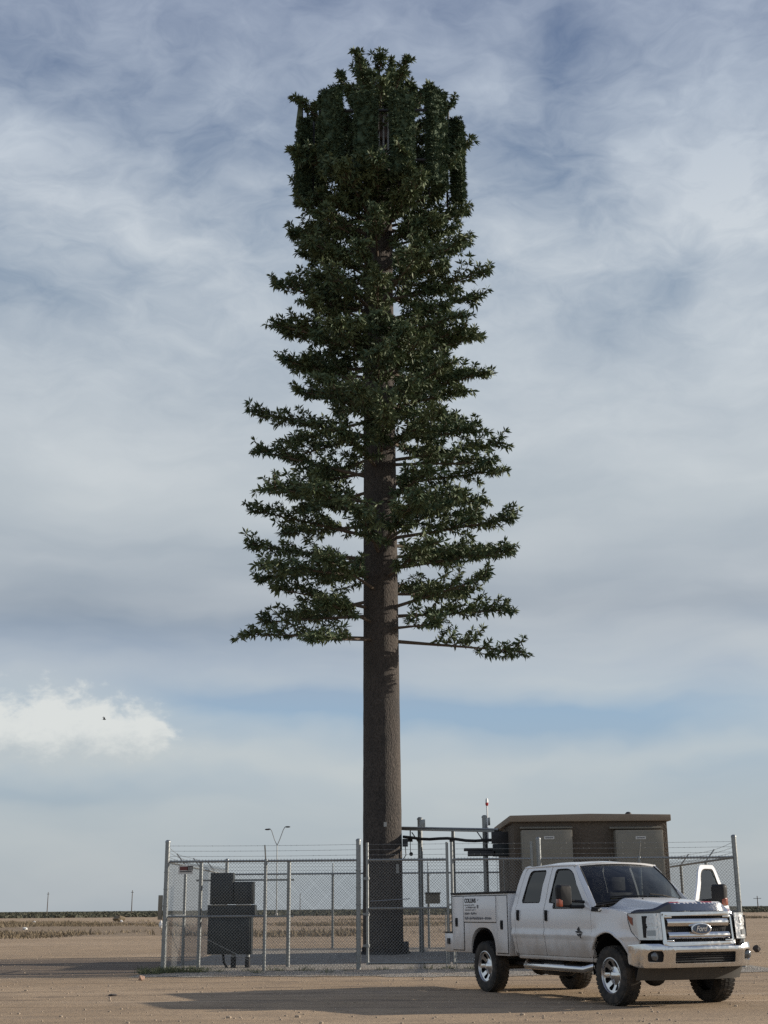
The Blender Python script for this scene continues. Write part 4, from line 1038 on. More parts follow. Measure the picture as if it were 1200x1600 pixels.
for s in (-1, 1):
    panel.out = (0, s, 0)
    rd = panel('rear_door', rpoly(RD, .03), [RW_], sidefn(s), 'paint', tk, cuts_b=ZC, solid=.035)
    pane('window', RW_, rd, sidefn(s, -.016)); glass_seal(RW_, rd, sidefn(s, -.002)); handle(rd, -2.70, 1.28, s)
    # sheet between door and rear corner, rocker sill
    panel('rear_pillar', rpoly([(-2.825, .66), (-2.83, 1.0), (-2.815, 1.46), (-2.735, 1.94), (-2.66, 1.995), (-2.80, 2.0, .06), (-2.88, 1.86, .1), (-2.95, 1.42, .1), (-2.95, .98, .1), (-2.89, .70, .05)], .01), [], sidefn(s, -.002), 'paint', tk, cuts_b=ZC, solid=.03)
    mb = MB(); mb.box((-1.63, s * .90, .625), (2.38, .07, .07)); mb.build('rocker_sill', 'paint', tk, bevel=.02)
    # fender with wheel arch
    arc = [(.02 + .545 * math.cos(R(t)), .47 + .575 * math.sin(R(t))) for t in range(158, 22, -4)]
    fo = [(-.435, .64), (-.44, .66)][:1] + [(-.47 + .0, .66)][:0] + [(arc[0][0] , .64)][:0]
    fo = [(-.445, .66)] + arc + [(.60, .72), (.70, .88), (.725, .93), (.60, 1.16), (.50, 1.31), (.40, 1.335), (.1, 1.365), (-.445, 1.385)]
    def fend(a, b, s=s):
        d_ = math.hypot(a - .02, (b - .47) * .95); fl = .035 * math.exp(-((d_ - .55) / .10) ** 2)
        tap = .15 * max(0, a - .25) ** 1.4
        return Vector((a, s * (Ys(b) + fl - tap - .03 * max(0, b - 1.3) / .1 * 0), b))
    fd = panel('front_fender', fo, [], fend, 'paint', tk, cuts_a=[-.35, -.2, -.1, .0, .1, .2, .3, .4, .5, .6], cuts_b=ZC[2:16], solid=.03)
    mb = MB(); mb.tube([fend(*q) + Vector((0, s * .002, 0)) for q in arc], .016, 6); mb.build('arch_lip', 'paint', fd, smooth=True)
    mb = MB(); mb.prism(rpoly([(-.43, 1.405), (-.20, 1.385), (-.16, 1.36), (-.17, 1.335), (-.43, 1.34)], .012), lambda a, b: (a, s * (Ys(b) - .03), b), lambda a, b: (a, s * (Ys(b) + .012), b)); mb.build('fender_vent', 'black_plastic', fd)
    mb = MB(); mb.box((-.185, s * (Ys(1.36) + .012), 1.362), (.07, .012, .03), Matrix.Rotation(R(-12), 3, 'Y')); mb.build('vent_badge', 'chrome', fd)
    # inner arch
    mb = MB(); mb.grid(lambda u, v: (.02 + .56 * math.cos(R(-5 + 190 * u)), s * (.50 + .44 * v), .46 + .58 * math.sin(R(-5 + 190 * u))), 20, 1); mb.build('arch_liner', 'black_plastic', tk)
    mb = MB(); mb.box((.02, s * .48, .72), (1.1, .02, .55)); mb.build('inner_panel', 'black_plastic', tk)
    # A pillar
    mb = MB()
    P0 = [Vector((-.46, s * .955, 1.385)), Vector((-.40, s * .90, 1.43)), Vector((-.52, s * .86, 1.43)), Vector((-.56, s * .93, 1.42))]
    P1 = [Vector((-1.17, s * .785, 1.935)), Vector((-1.13, s * .735, 1.975)), Vector((-1.19, s * .69, 1.985)), Vector((-1.26, s * .75, 1.96))]
    mb.raw([p for p in P0 + P1], [(0, 1, 2, 3), (7, 6, 5, 4)] + [(i, (i + 1) % 4, 4 + (i + 1) % 4, 4 + i) for i in range(4)]); mb.build('windshield_pillar', 'paint', tk, bevel=.018)
    # step bar
    mb = MB(); mb.tube([(-2.62, s * .88, .53), (-2.5, s * .985, .485), (-.68, s * .985, .485), (-.56, s * .88, .53)], .052, 12); sb = mb.build('step_bar', 'chrome', tk, smooth=True)
    mb = MB(); mb.box((-1.0, s * .985, .533), (.5, .07, .012)); mb.box((-2.15, s * .985, .533), (.5, .07, .012)); mb.build('step_pad', 'black_plastic', sb)
    mb = MB()
    for x in (-.8, -1.6, -2.4): mb.tube([(x, s * .97, .48), (x, s * .62, .58)], .022, 6)
    mb.build('step_bracket', 'dark_metal', sb)
# passenger front door (closed)
panel.out = (0, -1, 0)
def front_door(parent, s, fn, badge=True):
    d_ = panel('front_door', rpoly(FD, .03), [FW], fn, 'paint', parent, cuts_b=ZC, solid=.035)
    return d_
fdp = front_door(tk, -1, sidefn(-1)); pane('window', FW, fdp, sidefn(-1, -.016)); glass_seal(FW, fdp, sidefn(-1, -.002)); handle(fdp, -1.775, 1.275, -1)
# angular diesel badge: a slanted diamond cut by a bar
def badge(parent, s, fn):
    mb = MB()
    for poly in ([(-.06, .035), (.0, .075), (.012, .03), (-.02, .012)], [(-.11, .01), (.03, .022), (.10, -.005), (-.04, -.012)], [(.012, -.02), (.085, -.016), (.05, -.075), (.03, -.09)], [(-.05, -.022), (-.005, -.03), (.02, -.06), (-.02, -.05)]):
        mb.prism(poly, lambda a, b: fn(-.80 + a * 1.05, 1.03 + b * 1.05) + Vector((0, s * .001, 0)), lambda a, b: fn(-.80 + a * 1.05, 1.03 + b * 1.05) + Vector((0, s * .012, 0)))
    return mb.build('door_badge', 'dark_metal', parent)
badge(fdp, -1, sidefn(-1))
# towing mirror
def mirror(parent, s, tr):
    mb = MB(); mb.tube([tr((-.66, s * .96, 1.48)), tr((-.70, s * 1.20, 1.50))], .022, 8); mb.tube([tr((-.66, s * .96, 1.41)), tr((-.70, s * 1.20, 1.41))], .022, 8)
    a_ = mb.build('side_mirror', 'black_plastic', parent, smooth=True)
    mb = MB(); pr = rpoly([(1.17, 1.40), (1.40, 1.405), (1.415, 1.70), (1.385, 1.74), (1.19, 1.735), (1.165, 1.70)], .03)
    mb.prism(pr, lambda a, b: tr((-.775, s * a, b)), lambda a, b: tr((-.70, s * a, b))); V0 = [tr((-.66, s * (1.285 + (a - 1.285) * .75), 1.57 + (b - 1.57) * .82)) for a, b in pr]
    mb.prism(pr, lambda a, b: tr((-.70, s * a, b)), lambda a, b: tr((-.655, s * (1.285 + (a - 1.285) * .8), 1.57 + (b - 1.57) * .86)))
    mb.build('mirror_shell', 'black_plastic', a_, bevel=.008)
    mb = MB(); mb.prism(rpoly([(1.20, 1.44), (1.385, 1.44), (1.39, 1.70), (1.20, 1.70)], .02), lambda a, b: tr((-.779, s * a, b)), lambda a, b: tr((-.776, s * a, b))); mb.build('mirror_glass', 'chrome', a_)
    mb = MB(); mb.prism(rpoly([(1.355, 1.41), (1.425, 1.41), (1.425, 1.53), (1.355, 1.50)], .015), lambda a, b: tr((-.74, s * a, b)), lambda a, b: tr((-.648, s * a, b))); mb.build('turn_signal', 'amber', a_, bevel=.006)
    return a_
mirror(tk, -1, lambda p: Vector(p))
# driver door swung open about its front hinge
TH = R(60); HX, HYv = -.46, .955
def swing(p):
    dx, dy = p[0] - HX, p[1] - HYv; c_, s_ = math.cos(-TH), math.sin(-TH)
    return Vector((HX + dx * c_ - dy * s_, HYv + dx * s_ + dy * c_, p[2]))
sw_ = lambda off=0: (lambda a, b: swing((a, Ys(b) + off, b)))
panel.out = tuple(swing((HX, HYv + 1, 0)) - swing((HX, HYv, 0)))
dd = panel('front_door', rpoly(FD, .03), [FW], sw_(), 'paint', tk, cuts_b=ZC, solid=.035)
dd['label'] = 'driver door standing open'
pane('window', FW, dd, sw_(-.016), 'glass_clear'); glass_seal(FW, dd, sw_(-.002)); mirror(tk, 1, swing)
mb = MB(); pts = [swing(q) for q in ((-.50, .90, .70), (-1.82, .90, .70), (-1.82, .90, 1.36), (-.50, .90, 1.36))]; pts2 = [swing(q) for q in ((-.50, .84, .70), (-1.82, .84, .70), (-1.82, .86, 1.36), (-.50, .86, 1.36))]
mb.raw(pts + pts2, [(0, 1, 2, 3), (7, 6, 5, 4)] + [(i, (i + 1) % 4, 4 + (i + 1) % 4, 4 + i) for i in range(4)]); mb.build('door_trim', 'seat', dd, bevel=.02)
# roof, back wall, floor
def rooff(u, v):
    y = v * 2 - 1
    xf = -1.055 - .10 * y * y; xr = -2.84 + .03 * y * y
    x = xf + (xr - xf) * u
    dome = .052 * (1 - abs(y) ** 2.6) * math.sin(math.pi * min(.97, .10 + u * .86))
    rib = .006 * math.cos(y * 9) * math.sin(math.pi * u) * (1 if abs(y) < .7 else 0)
    z = 1.992 - .016 * abs(y) ** 4 + dome + rib - .05 * max(0, (u - .93) / .07) ** 2
    return Vector((x, y * .762, z))
mb = MB(); mb.grid(rooff, 26, 30); rf = mb.build('roof', 'paint', tk, smooth=True, solid=.03)
mb = MB()
for s in (-1, 1): mb.tube([Vector((-1.17, s * .757, 1.972)), Vector((-2.0, s * .76, 1.98)), Vector((-2.80, s * .757, 1.968))], .014, 6)
mb.build('drip_rail', 'paint', rf, smooth=True)
mb = MB(); mb.box((-1.95, .35, 2.055), (.10, .05, .03)); mb.build('roof_antenna', 'black_plastic', rf, bevel=.008)
def backf(a, b): return Vector((-2.955 + .02 * (b - 1.0) ** 2 + (.13 * max(0, b - 1.45) / .5), a, b))
panel.out = (-1, 0, 0)
bwin = rpoly([(-.62, 1.50), (.62, 1.50), (.58, 1.88), (-.58, 1.88)], .05)
bw = panel('rear_panel', rpoly([(-.93, .62), (.93, .62), (.95, 1.40), (.76, 1.97), (-.76, 1.97), (-.95, 1.40)], .04), [bwin], backf, 'paint', tk, cuts_b=ZC, solid=.03)
panel('rear_window', bwin, [], lambda a, b: backf(a, b) + Vector((.012, 0, 0)), 'glass_tint', bw, cuts_b=[1.6, 1.7, 1.8], solid=.006)
mb = MB(); mb.box((-1.66, 0, .63), (2.5, 1.78, .05)); mb.build('cab_floor', 'black_plastic', tk)
# interior
def seat(x, y, wd, name='seat'):
    mb = MB(); mb.box((x, y, .98), (.52, wd, .20)); mb.box((x - .26, y, 1.32), (.16, wd * .92, .62), Matrix.Rotation(R(-12), 3, 'Y'))
    o = mb.build(name, 'seat', tk, bevel=.04)
    mb = MB(); mb.box((x - .36, y, 1.73), (.10, .27, .19)); mb.tube([(x - .34, y - .06, 1.58), (x - .36, y - .06, 1.7)], .01, 5); mb.tube([(x - .34, y + .06, 1.58), (x - .36, y + .06, 1.7)], .01, 5); mb.build('head_rest', 'seat', o, bevel=.03)
seat(-1.45, -.42, .54); seat(-1.45, .42, .54); seat(-2.42, 0, 1.4, 'rear_bench')
mb = MB(); mb.box((-.74, 0, 1.26), (.42, 1.6, .30)); mb.box((-.78, .42, 1.43), (.26, .40, .08)); mb.box((-.9, 0, 1.0), (.5, .34, .5)); mb.build('dashboard', 'black_plastic', tk, bevel=.04)
mb = MB(); c0 = Vector((-1.06, .42, 1.36)); rot = Matrix.Rotation(R(-62), 3, 'Y')
mb.tube([c0 + rot @ Vector((.19 * math.cos(t), .19 * math.sin(t), 0)) for t in np.linspace(0, 2 * math.pi, 25)], .016, 6, caps=False)
mb.tube([c0, c0 + Vector((.28, 0, -.12))], .03, 6); mb.tube([c0 + rot @ Vector((0, -.18, 0)), c0 + rot @ Vector((0, .18, 0))], .018, 6); mb.build('steering_wheel', 'black_plastic', tk, smooth=True)
mb = MB(); mb.box((-.66, -.25, 1.425), (.22, .42, .012), Matrix.Rotation(R(-5), 3, 'Y')); mb.build('papers', 'label_white', tk)
mb = MB(); mb.box((-1.12, 0, 1.86), (.03, .26, .07)); mb.build('rear_view_mirror', 'black_plastic', tk, bevel=.01)
# windshield
def wsf(u, v):
    y = v * 2 - 1
    B = Vector((-.31 - .24 * y * y, y * .875, 1.515 - .075 * y * y)); T = Vector((-1.065 - .10 * y * y, y * .715, 1.982 - .012 * y * y))
    p = B.lerp(T, u); p += Vector((.05, 0, .05)) * math.sin(math.pi * u) * .55; return p
mb = MB(); mb.grid(wsf, 12, 20); ws = mb.build('windshield', mat('glass_windshield', fn=f_glass((.26, .29, .29))), tk, smooth=True)
mb = MB(); E_ = [wsf(0, v / 20) for v in range(21)] + [wsf(u / 12, 1) for u in range(1, 13)] + [wsf(1, v / 20) for v in range(19, -1, -1)] + [wsf(u / 12, 0) for u in range(11, -1, -1)]
mb.tube(E_, .013, 5, caps=False); mb.build('windshield_seal', 'black_rubber', ws, smooth=True)
for y0, y1_ in ((.70, .05), (-.05, -.62)):
    mb = MB(); v0, v1 = (y0 + .875) / 1.75, (y1_ + .875) / 1.75
    mb.tube([wsf(.0, v0) + Vector((.03, 0, .03)), wsf(.05, (v0 * .4 + v1 * .6)) + Vector((.015, 0, .022)), wsf(.07, v1) + Vector((.012, 0, .02))], .011, 5); mb.build('wiper', 'black_plastic', ws)
# hood
def hoodf(u, v):
    y = (v * 2 - 1) * .905
    xf = .93 - .36 * (abs(y) / .905) ** 3.0; xr = -.245 - .22 * (y / .905) ** 2
    x = xr + (xf - xr) * u
    ze = 1.392 - .035 * u - .03 * u * u
    t = min(1, max(0, (abs(y) - .44) / .26)); bul = (.125 - .035 * u) * (1 - t * t * (3 - 2 * t))
    cen = .02 * (1 - (y / .905) ** 2)
    drop = -.085 * max(0, (u - .88) / .12) ** 2
    edge = -.035 * max(0, (abs(y) / .905 - .9) / .1) ** 2
    return Vector((x, y, ze + bul + cen + drop + edge))
mb = MB(); mb.grid(hoodf, 30, 44); hd = mb.build('hood', 'paint', tk, smooth=True, split=60)
mb = MB(); mb.grid(lambda u, v: Vector((-.23 - .22 * (v * 2 - 1) ** 2 - .12 * u, (v * 2 - 1) * .88, 1.50 - .08 * (v * 2 - 1) ** 2 + .015 * u)), 2, 16); mb.build('cowl', 'black_plastic', tk)
mb = MB()
for y in (-.34, .34): mb.ball(hoodf(.25, (y / .905 + 1) / 2) + Vector((0, 0, .004)), (.016, .016, .012), 4)
mb.build('washer_jet', 'black_plastic', hd)
# bug deflector across the hood's front, printed with a stars-and-stripes pattern
def defl(u, v):
    y = (v * 2 - 1) * .90; p = hoodf(.93, (y / .905 + 1) / 2); nx = 1 - .5 * (abs(y) / .9) ** 3
    q = hoodf(1.0, (y / .905 + 1) / 2)
    prof_ = [Vector((-.05, 0, .010)), Vector((.02, 0, .050)), Vector((.075, 0, .030)), Vector((.10, 0, -.06))]
    i = min(2, int(u * 3)); t = u * 3 - i; d_ = prof_[i].lerp(prof_[i + 1], t)
    return Vector((p.x + d_.x * nx, y, p.z + d_.z + (q.z - p.z) * u * .4))
mb = MB(); NV = 60
for i in range(6):
    for j in range(NV):
        v0, v1 = j / NV, (j + 1) / NV; u0, u1 = i / 6, (i + 1) / 6; y = ((v0 + v1) - 1) * .9
        if y < -.44: mi = 0
        elif i >= 4: mi = 1 if y < .66 else (2 if (i + j // 3) % 2 else 3)
        elif i == 3: mi = 1 if (j * 7) % 5 < 3 else 3
        else: mi = 2 if (i * 2 + int((y + .9) * 5)) % 3 == 0 else (3 if (i + j // 5) % 4 else 0)
        mb.raw([defl(u0, v0), defl(u1, v0), defl(u1, v1), defl(u0, v1)], [(0, 1, 2, 3)], mi)
bmt = mb.build('bug_deflector', ['deflector', 'flag_blue', 'flag_red', 'flag_white'], tk, smooth=True, recalc=False)
# grille
GX = .975
gfr = rpoly([(-.645, .845), (.645, .845), (.655, 1.30), (.62, 1.325), (-.62, 1.325), (-.655, 1.30)], .05, 5)
gho = rpoly([(-.585, .905), (.585, .905), (.59, 1.268), (-.59, 1.268)], .04, 5)
gx = lambda a, b, o=0: Vector((GX - .10 * (b - .85) - .06 * (abs(a) / .65) ** 2 + o, a, b))
panel.out = (1, 0, 0)
AC = [-.5, -.4, -.3, -.2, -.1, 0, .1, .2, .3, .4, .5]
gr = panel('grille', gfr, [gho], lambda a, b: gx(a, b), 'chrome', tk, cuts_a=AC, solid=.06, bevel=.012)
mb = MB(); mb.grid(lambda u, v: gx(-.60 + 1.2 * v, .88 + .41 * u, -.055), 4, 10); mb.build('grille_mesh', 'black_plastic', gr)
mb = MB()
for k in range(34):
    y = -.57 + k * 1.14 / 33; mb.tube([gx(y, .90, -.045), gx(y, 1.27, -.045)], .005, 4)
for k in range(9):
    z = .91 + k * .044; mb.tube([gx(-.58, z, -.045), gx(0, z, -.045), gx(.58, z, -.045)], .005, 4)
mb.build('grille_bars', 'dark_metal', gr)
for z0, z1_ in ((1.125, 1.225), (.950, 1.040)):
    mb = MB(); mb.grid(lambda u, v: gx(-.545 + 1.09 * v, z0 + (z1_ - z0) * u, -.012 + .022 * math.sin(math.pi * u)), 6, 12); mb.build('chrome_bar', 'chrome', gr, smooth=True, solid=.03)
for sy in (-1, 1):
    for zb in (.92, 1.252):
        mb = MB(); mb.box(gx(sy * .52, zb, -.02), (.03, .13, .03)); mb.build('bar_end', 'chrome', gr, bevel=.006)
def oval(rx, rz, n=40): return [(rx * math.cos(2 * math.pi * k / n), 1.085 + rz * math.sin(2 * math.pi * k / n)) for k in range(n)]
mb = MB(); mb.prism(oval(.180, .082), lambda a, b: gx(a, b, -.02), lambda a, b: gx(a, b, .028)); em = mb.build('grille_emblem', 'chrome', tk, bevel=.006)
mb = MB(); mb.prism(oval(.160, .066), lambda a, b: gx(a, b, .02), lambda a, b: gx(a, b, .0305)); mb.build('emblem_field', mat('emblem_dark', (.03, .04, .07), .15, .3, coat=1), em)
mtx = Matrix.Translation((GX - .10 * .235 + .036, -.105, 1.052)) @ Matrix(((0, 0, 1, 0), (1, 0, 0, 0), (0, 1, 0, 0), (0, 0, 0, 1)))
text_mesh('emblem_lettering', 'Ford', .105, mtx, 'chrome', em, .003, .35, .205, .002)
# headlights
mat('lens_mid', (.25, .26, .27), .08, .5, coat=1)
for s in (-1, 1):
    def hl(u, v, o=0, s=s):
        # u: inner -> outer/rear, v: bottom -> top
        pts = [(.922, .655), (.908, .78), (.85, .885), (.74, .945), (.60, .965), (.535, .972)]
        t = u * 5; i = min(4, int(t)); f = t - i
        x = pts[i][0] * (1 - f) + pts[i + 1][0] * f; y = pts[i][1] * (1 - f) + pts[i + 1][1] * f
        zb = .935 + (.0 if u < .6 else .55 * (u - .6)) ; zt_ = 1.315 - .01 * u
        if u > .86: zb = max(zb, .935 + .55 * .26 + (u - .86) * .9)
        z = zb + (zt_ - zb) * v
        nx, ny = (1, .25) if u < .3 else ((.7, .7) if u < .6 else (.15, 1))
        return Vector((x - .08 * (z - .93) * (1 - u * .6) + nx * o, s * (y + ny * o), z))
    mb = MB(); mb.grid(lambda u, v: hl(u, v), 20, 6); h_ = mb.build('headlight', 'lens', tk, smooth=True)
    for nm, u0, u1, v0, v1, mt, o in (('lamp_bezel', .0, .095, .02, .98, 'dull_chrome', .005), ('lamp_reflector', .10, .46, .52, .90, 'dull_chrome', .006), ('lamp_reflector', .10, .46, .08, .44, 'dull_chrome', .006), ('lamp_bowl', .17, .38, .16, .36, 'lens_mid', .012), ('lamp_bowl', .15, .42, .60, .82, 'dull_chrome', .012), ('side_marker', .74, .985, .42, .80, 'amber', .006)):
        mb = MB(); mb.grid(lambda u, v: hl(u0 + (u1 - u0) * u, v0 + (v1 - v0) * v, o), 6, 3); mb.build(nm, mt, h_, smooth=True)
    mb = MB(); q = [hl(u / 20, 0, .004) for u in range(21)] + [hl(1, v / 4, .004) for v in range(1, 5)] + [hl(u / 20, 1, .004) for u in range(19, -1, -1)] + [hl(0, v / 4, .004) for v in range(3, -1, -1)]
    mb.tube(q, .004, 5, caps=False); mb.build('lamp_seal', 'black_rubber', h_)
    mb = MB(); mb.box((.70, s * .80, 1.12), (.3, .22, .3)); mb.build('lamp_housing', 'black_plastic', tk)
# filler between grille and lamps / under the hood
mb = MB(); mb.box((.80, 0, 1.08), (.16, 1.24, .44)); mb.box((.62, 0, 1.30), (.30, 1.5, .03)); mb.build('radiator_support', 'black_plastic', tk)
# bumper: arc-length profile around the nose
BP = [(-1.33, .46, .985), (-1.18, .62, .98), (-1.02, .80, .945), (-.88, .92, .865), (-.62, 1.0, .66), (0, 1.035, 0)]
BP = BP + [(-a, x, -y) for a, x, y in reversed(BP[:-1])]
ba = [p[0] for p in BP]; bxx = [p[1] for p in BP]; byy = [-p[2] for p in BP]
_ad = np.linspace(ba[0], ba[-1], 300); _k = np.exp(-np.linspace(-2, 2, 31) ** 2); _k /= _k.sum()
def _sm(v):
    d_ = np.interp(_ad, ba, v); p = np.concatenate([2 * d_[0] - d_[15:0:-1], d_, 2 * d_[-1] - d_[-2:-17:-1]]); return np.convolve(p, _k, 'valid')
_bx, _by = _sm(bxx), _sm(byy)
def bump_(a, b, o=0):
    x = float(np.interp(a, _ad, _bx)); y = float(np.interp(a, _ad, _by)) 
    k = (b - .565) / .30; x += .055 * min(k, .8) - .10 * max(0, k - .82) + o * (1 if abs(a) < .9 else .5)
    # raised shoulders either side of the centre intake
    sh_ = .03 if abs(a) < .55 else 0
    return Vector((x + sh_ * 0, y, b))
bo = [(-1.33, .69), (-1.30, .60), (-1.10, .555), (-.6, .555), (.6, .555), (1.10, .555), (1.30, .60), (1.33, .69), (1.33, .86), (1.0, .885), (.74, .885), (.60, .845), (-.60, .845), (-.74, .885), (-1.0, .885), (-1.33, .86)]
cen = rpoly([(-.50, .615), (.50, .615), (.50, .765), (-.50, .765)], .02)
fogs = [rpoly([(s * .70, .635), (s * .95, .64), (s * .96, .75), (s * .90, .79), (s * .72, .79), (s * .69, .74)], .03) for s in (-1, 1)]
BA = sorted(set([round(x * .045 - 1.3, 3) for x in range(58)])) or [-1.25, -1.18, -1.1, -1.02, -.95, -.88, -.8, -.7, -.62, -.4, -.2, 0, .2, .4, .62, .7, .8, .88, .95, 1.02, 1.1, 1.18, 1.25]
BB = [.58, .60, .63, .66, .70, .74, .78, .82, .85]
panel.out = (1, 0, 0)
bp = panel('front_bumper', rpoly(bo, .03), [cen] + fogs, bump_, 'chrome', tk, cuts_a=BA, cuts_b=BB, solid=.05, bevel=.008)
mb = MB(); mb.grid(lambda u, v: bump_(-.56 + 1.12 * v, .59 + .20 * u, -.06), 3, 12); it = mb.build('intake', 'black_plastic', bp)
mb = MB()
for k in range(4): mb.tube([bump_(-.52 + 1.04 * t / 8, .64 + .035 * k, -.05) for t in range(9)], .008, 4)
mb.build('intake_bars', 'dark_metal', bp)
for s in (-1, 1):
    mb = MB(); mb.grid(lambda u, v: bump_(s * (.66 + .32 * v), .61 + .20 * u, -.05), 3, 4); fg = mb.build('fog_lamp', 'black_plastic', bp)
    c_ = bump_(s * .83, .715, -.03); mb = MB(); mb.lathe([(.062, 0), (.058, .02), (.03, .035), (.002, .04)], 18, 'X', c_); mb.build('fog_lens', 'lens_dark', bp, smooth=True)
mb = MB(); mb.grid(lambda u, v: Vector((.90 - .10 * (1 - u) - .22 * abs(v * 2 - 1) ** 2.5, (v * 2 - 1) * .93, .375 + .20 * u)), 4, 20); mb.build('air_dam', mat('valance', (.055, .052, .048), .7, 0, .2, 6), tk, smooth=True, solid=.02)
# wheels
def wheel(x, s):
    mb = MB(); yo = s * .985; yi = s * .715; c_ = s * .85
    prof_ = [(.255, -.125), (.30, -.138), (.345, -.142), (.385, -.135), (.408, -.115), (.418, -.08), (.422, 0), (.418, .08), (.408, .115), (.385, .135), (.345, .142), (.30, .138), (.255, .125)]
    mb.lathe([(r, c_ + h) for r, h in prof_], 56, 'Y', (x, 0, .42), caps=False)
    for k in range(40):
        a = 2 * math.pi * k / 40
        for row, (oy, wy) in enumerate(((-.098, .058), (-.034, .05), (.034, .05), (.098, .058))):
            aa = a + (math.pi / 40 if row % 2 else 0)
            rr = .416 if row in (1, 2) else .407
            mb.box((x + rr * math.cos(aa), c_ + oy, .42 + rr * math.sin(aa)), (.022, wy, .045), Matrix.Rotation(-aa, 3, 'Y'))
    ty = mb.build('wheel', 'tyre', tk, smooth=True, split=30)
    # rim: barrel, dished face with eight windows, hub
    mb = MB(); mb.lathe([(.258, c_ - .12), (.245, c_ - .10), (.235, c_), (.245, c_ + s * .118), (.262, c_ + s * .122), (.262, c_ + s * .10)], 40, 'Y', (x, 0, .42)); mb2 = mb
    rb = MB(); rb.lathe([(.262, c_ + s * .105), (.262, c_ + s * .126), (.248, c_ + s * .130), (.240, c_ + s * .118), (.240, c_ + s * .06)], 44, 'Y', (x, 0, .42), close=True); rim = rb.build('rim', 'dull_chrome', ty, smooth=True)
    circ = [(.242 * math.cos(2 * math.pi * k / 64), .242 * math.sin(2 * math.pi * k / 64)) for k in range(64)]
    hol = []
    for k in range(8):
        a = 2 * math.pi * (k + .5) / 8; pts = []
        for (r, da) in ((.125, -.12), (.215, -.225), (.222, 0), (.215, .225), (.125, .12)): pts.append((r * math.cos(a + da), r * math.sin(a + da)))
        hol.append(rpoly(pts, .022, 3))
    cc = [(.028 * math.cos(2 * math.pi * k / 12), .028 * math.sin(2 * math.pi * k / 12)) for k in range(12)]
    panel.out = (0, s, 0)
    def ff(a, b):
        r = math.hypot(a, b); d_ = .105 - .05 * math.exp(-((r - .13) / .07) ** 2) + (.0 if r > .07 else .012)
        return Vector((x + a, c_ + s * d_, .42 + b))
    panel('spokes', circ, hol, ff, 'chrome', ty, cuts_a=[-.15, -.1, -.05, 0, .05, .1, .15], cuts_b=[-.15, -.1, -.05, 0, .05, .1, .15], solid=.03, bevel=.004, split=50)
    mb = MB(); mb.lathe([(.060, c_ + s * .05), (.058, c_ + s * .085), (.048, c_ + s * .10), (.03, c_ + s * .104), (.002, c_ + s * .105)], 28, 'Y', (x, 0, .42)); mb.build('hub_cap', 'dull_chrome', ty, smooth=True)
    mb = MB(); mb.lathe([(.235, c_ - s * .02), (.235, c_ + s * .03)], 32, 'Y', (x, 0, .42)); mb.build('brake_disc', 'dark_metal', ty)
    return ty
for x in (0, -3.967):
    for s in (-1, 1): wheel(x, s)
# chassis
mb = MB()
for s in (-1, 1): mb.box((-2.1, s * .42, .62), (6.1, .08, .18))
for x in (0, -3.967): mb.tube([(x, -.72, .42), (x, .72, .42)], .055, 10); mb.ball((x, .15 if x else -.2, .42), (.17, .19, .17), 8)
for s in (-1, 1):
    mb.box((-3.95, s * .52, .48), (1.3, .075, .045)); mb.tube([(.35, s * .50, .50), (.0, s * .50, .46)], .03, 6); mb.tube([(.05, s * .56, .45), (-.15, s * .52, .85)], .035, 8)
mb.tube([(-.3, .1, .58), (-3.9, .12, .48)], .05, 8); mb.tube([(-.6, -.30, .52), (-3.2, -.34, .50), (-4.9, -.5, .52)], .045, 8); mb.box((-2.6, .30, .53), (1.1, .4, .28)); mb.box((-1.0, 0, .55), (.9, .45, .3)); mb.box((.25, 0, .50), (.14, .9, .1))
mb.build('chassis', 'dark_metal', tk)
mb = MB(); mb.lathe([(.14, -.35), (.17, -.3), (.17, .3), (.14, .35)], 16, 'X', (-2.1, -.60, .50)); mb.build('fuel_tank', 'dark_metal', tk, smooth=True)
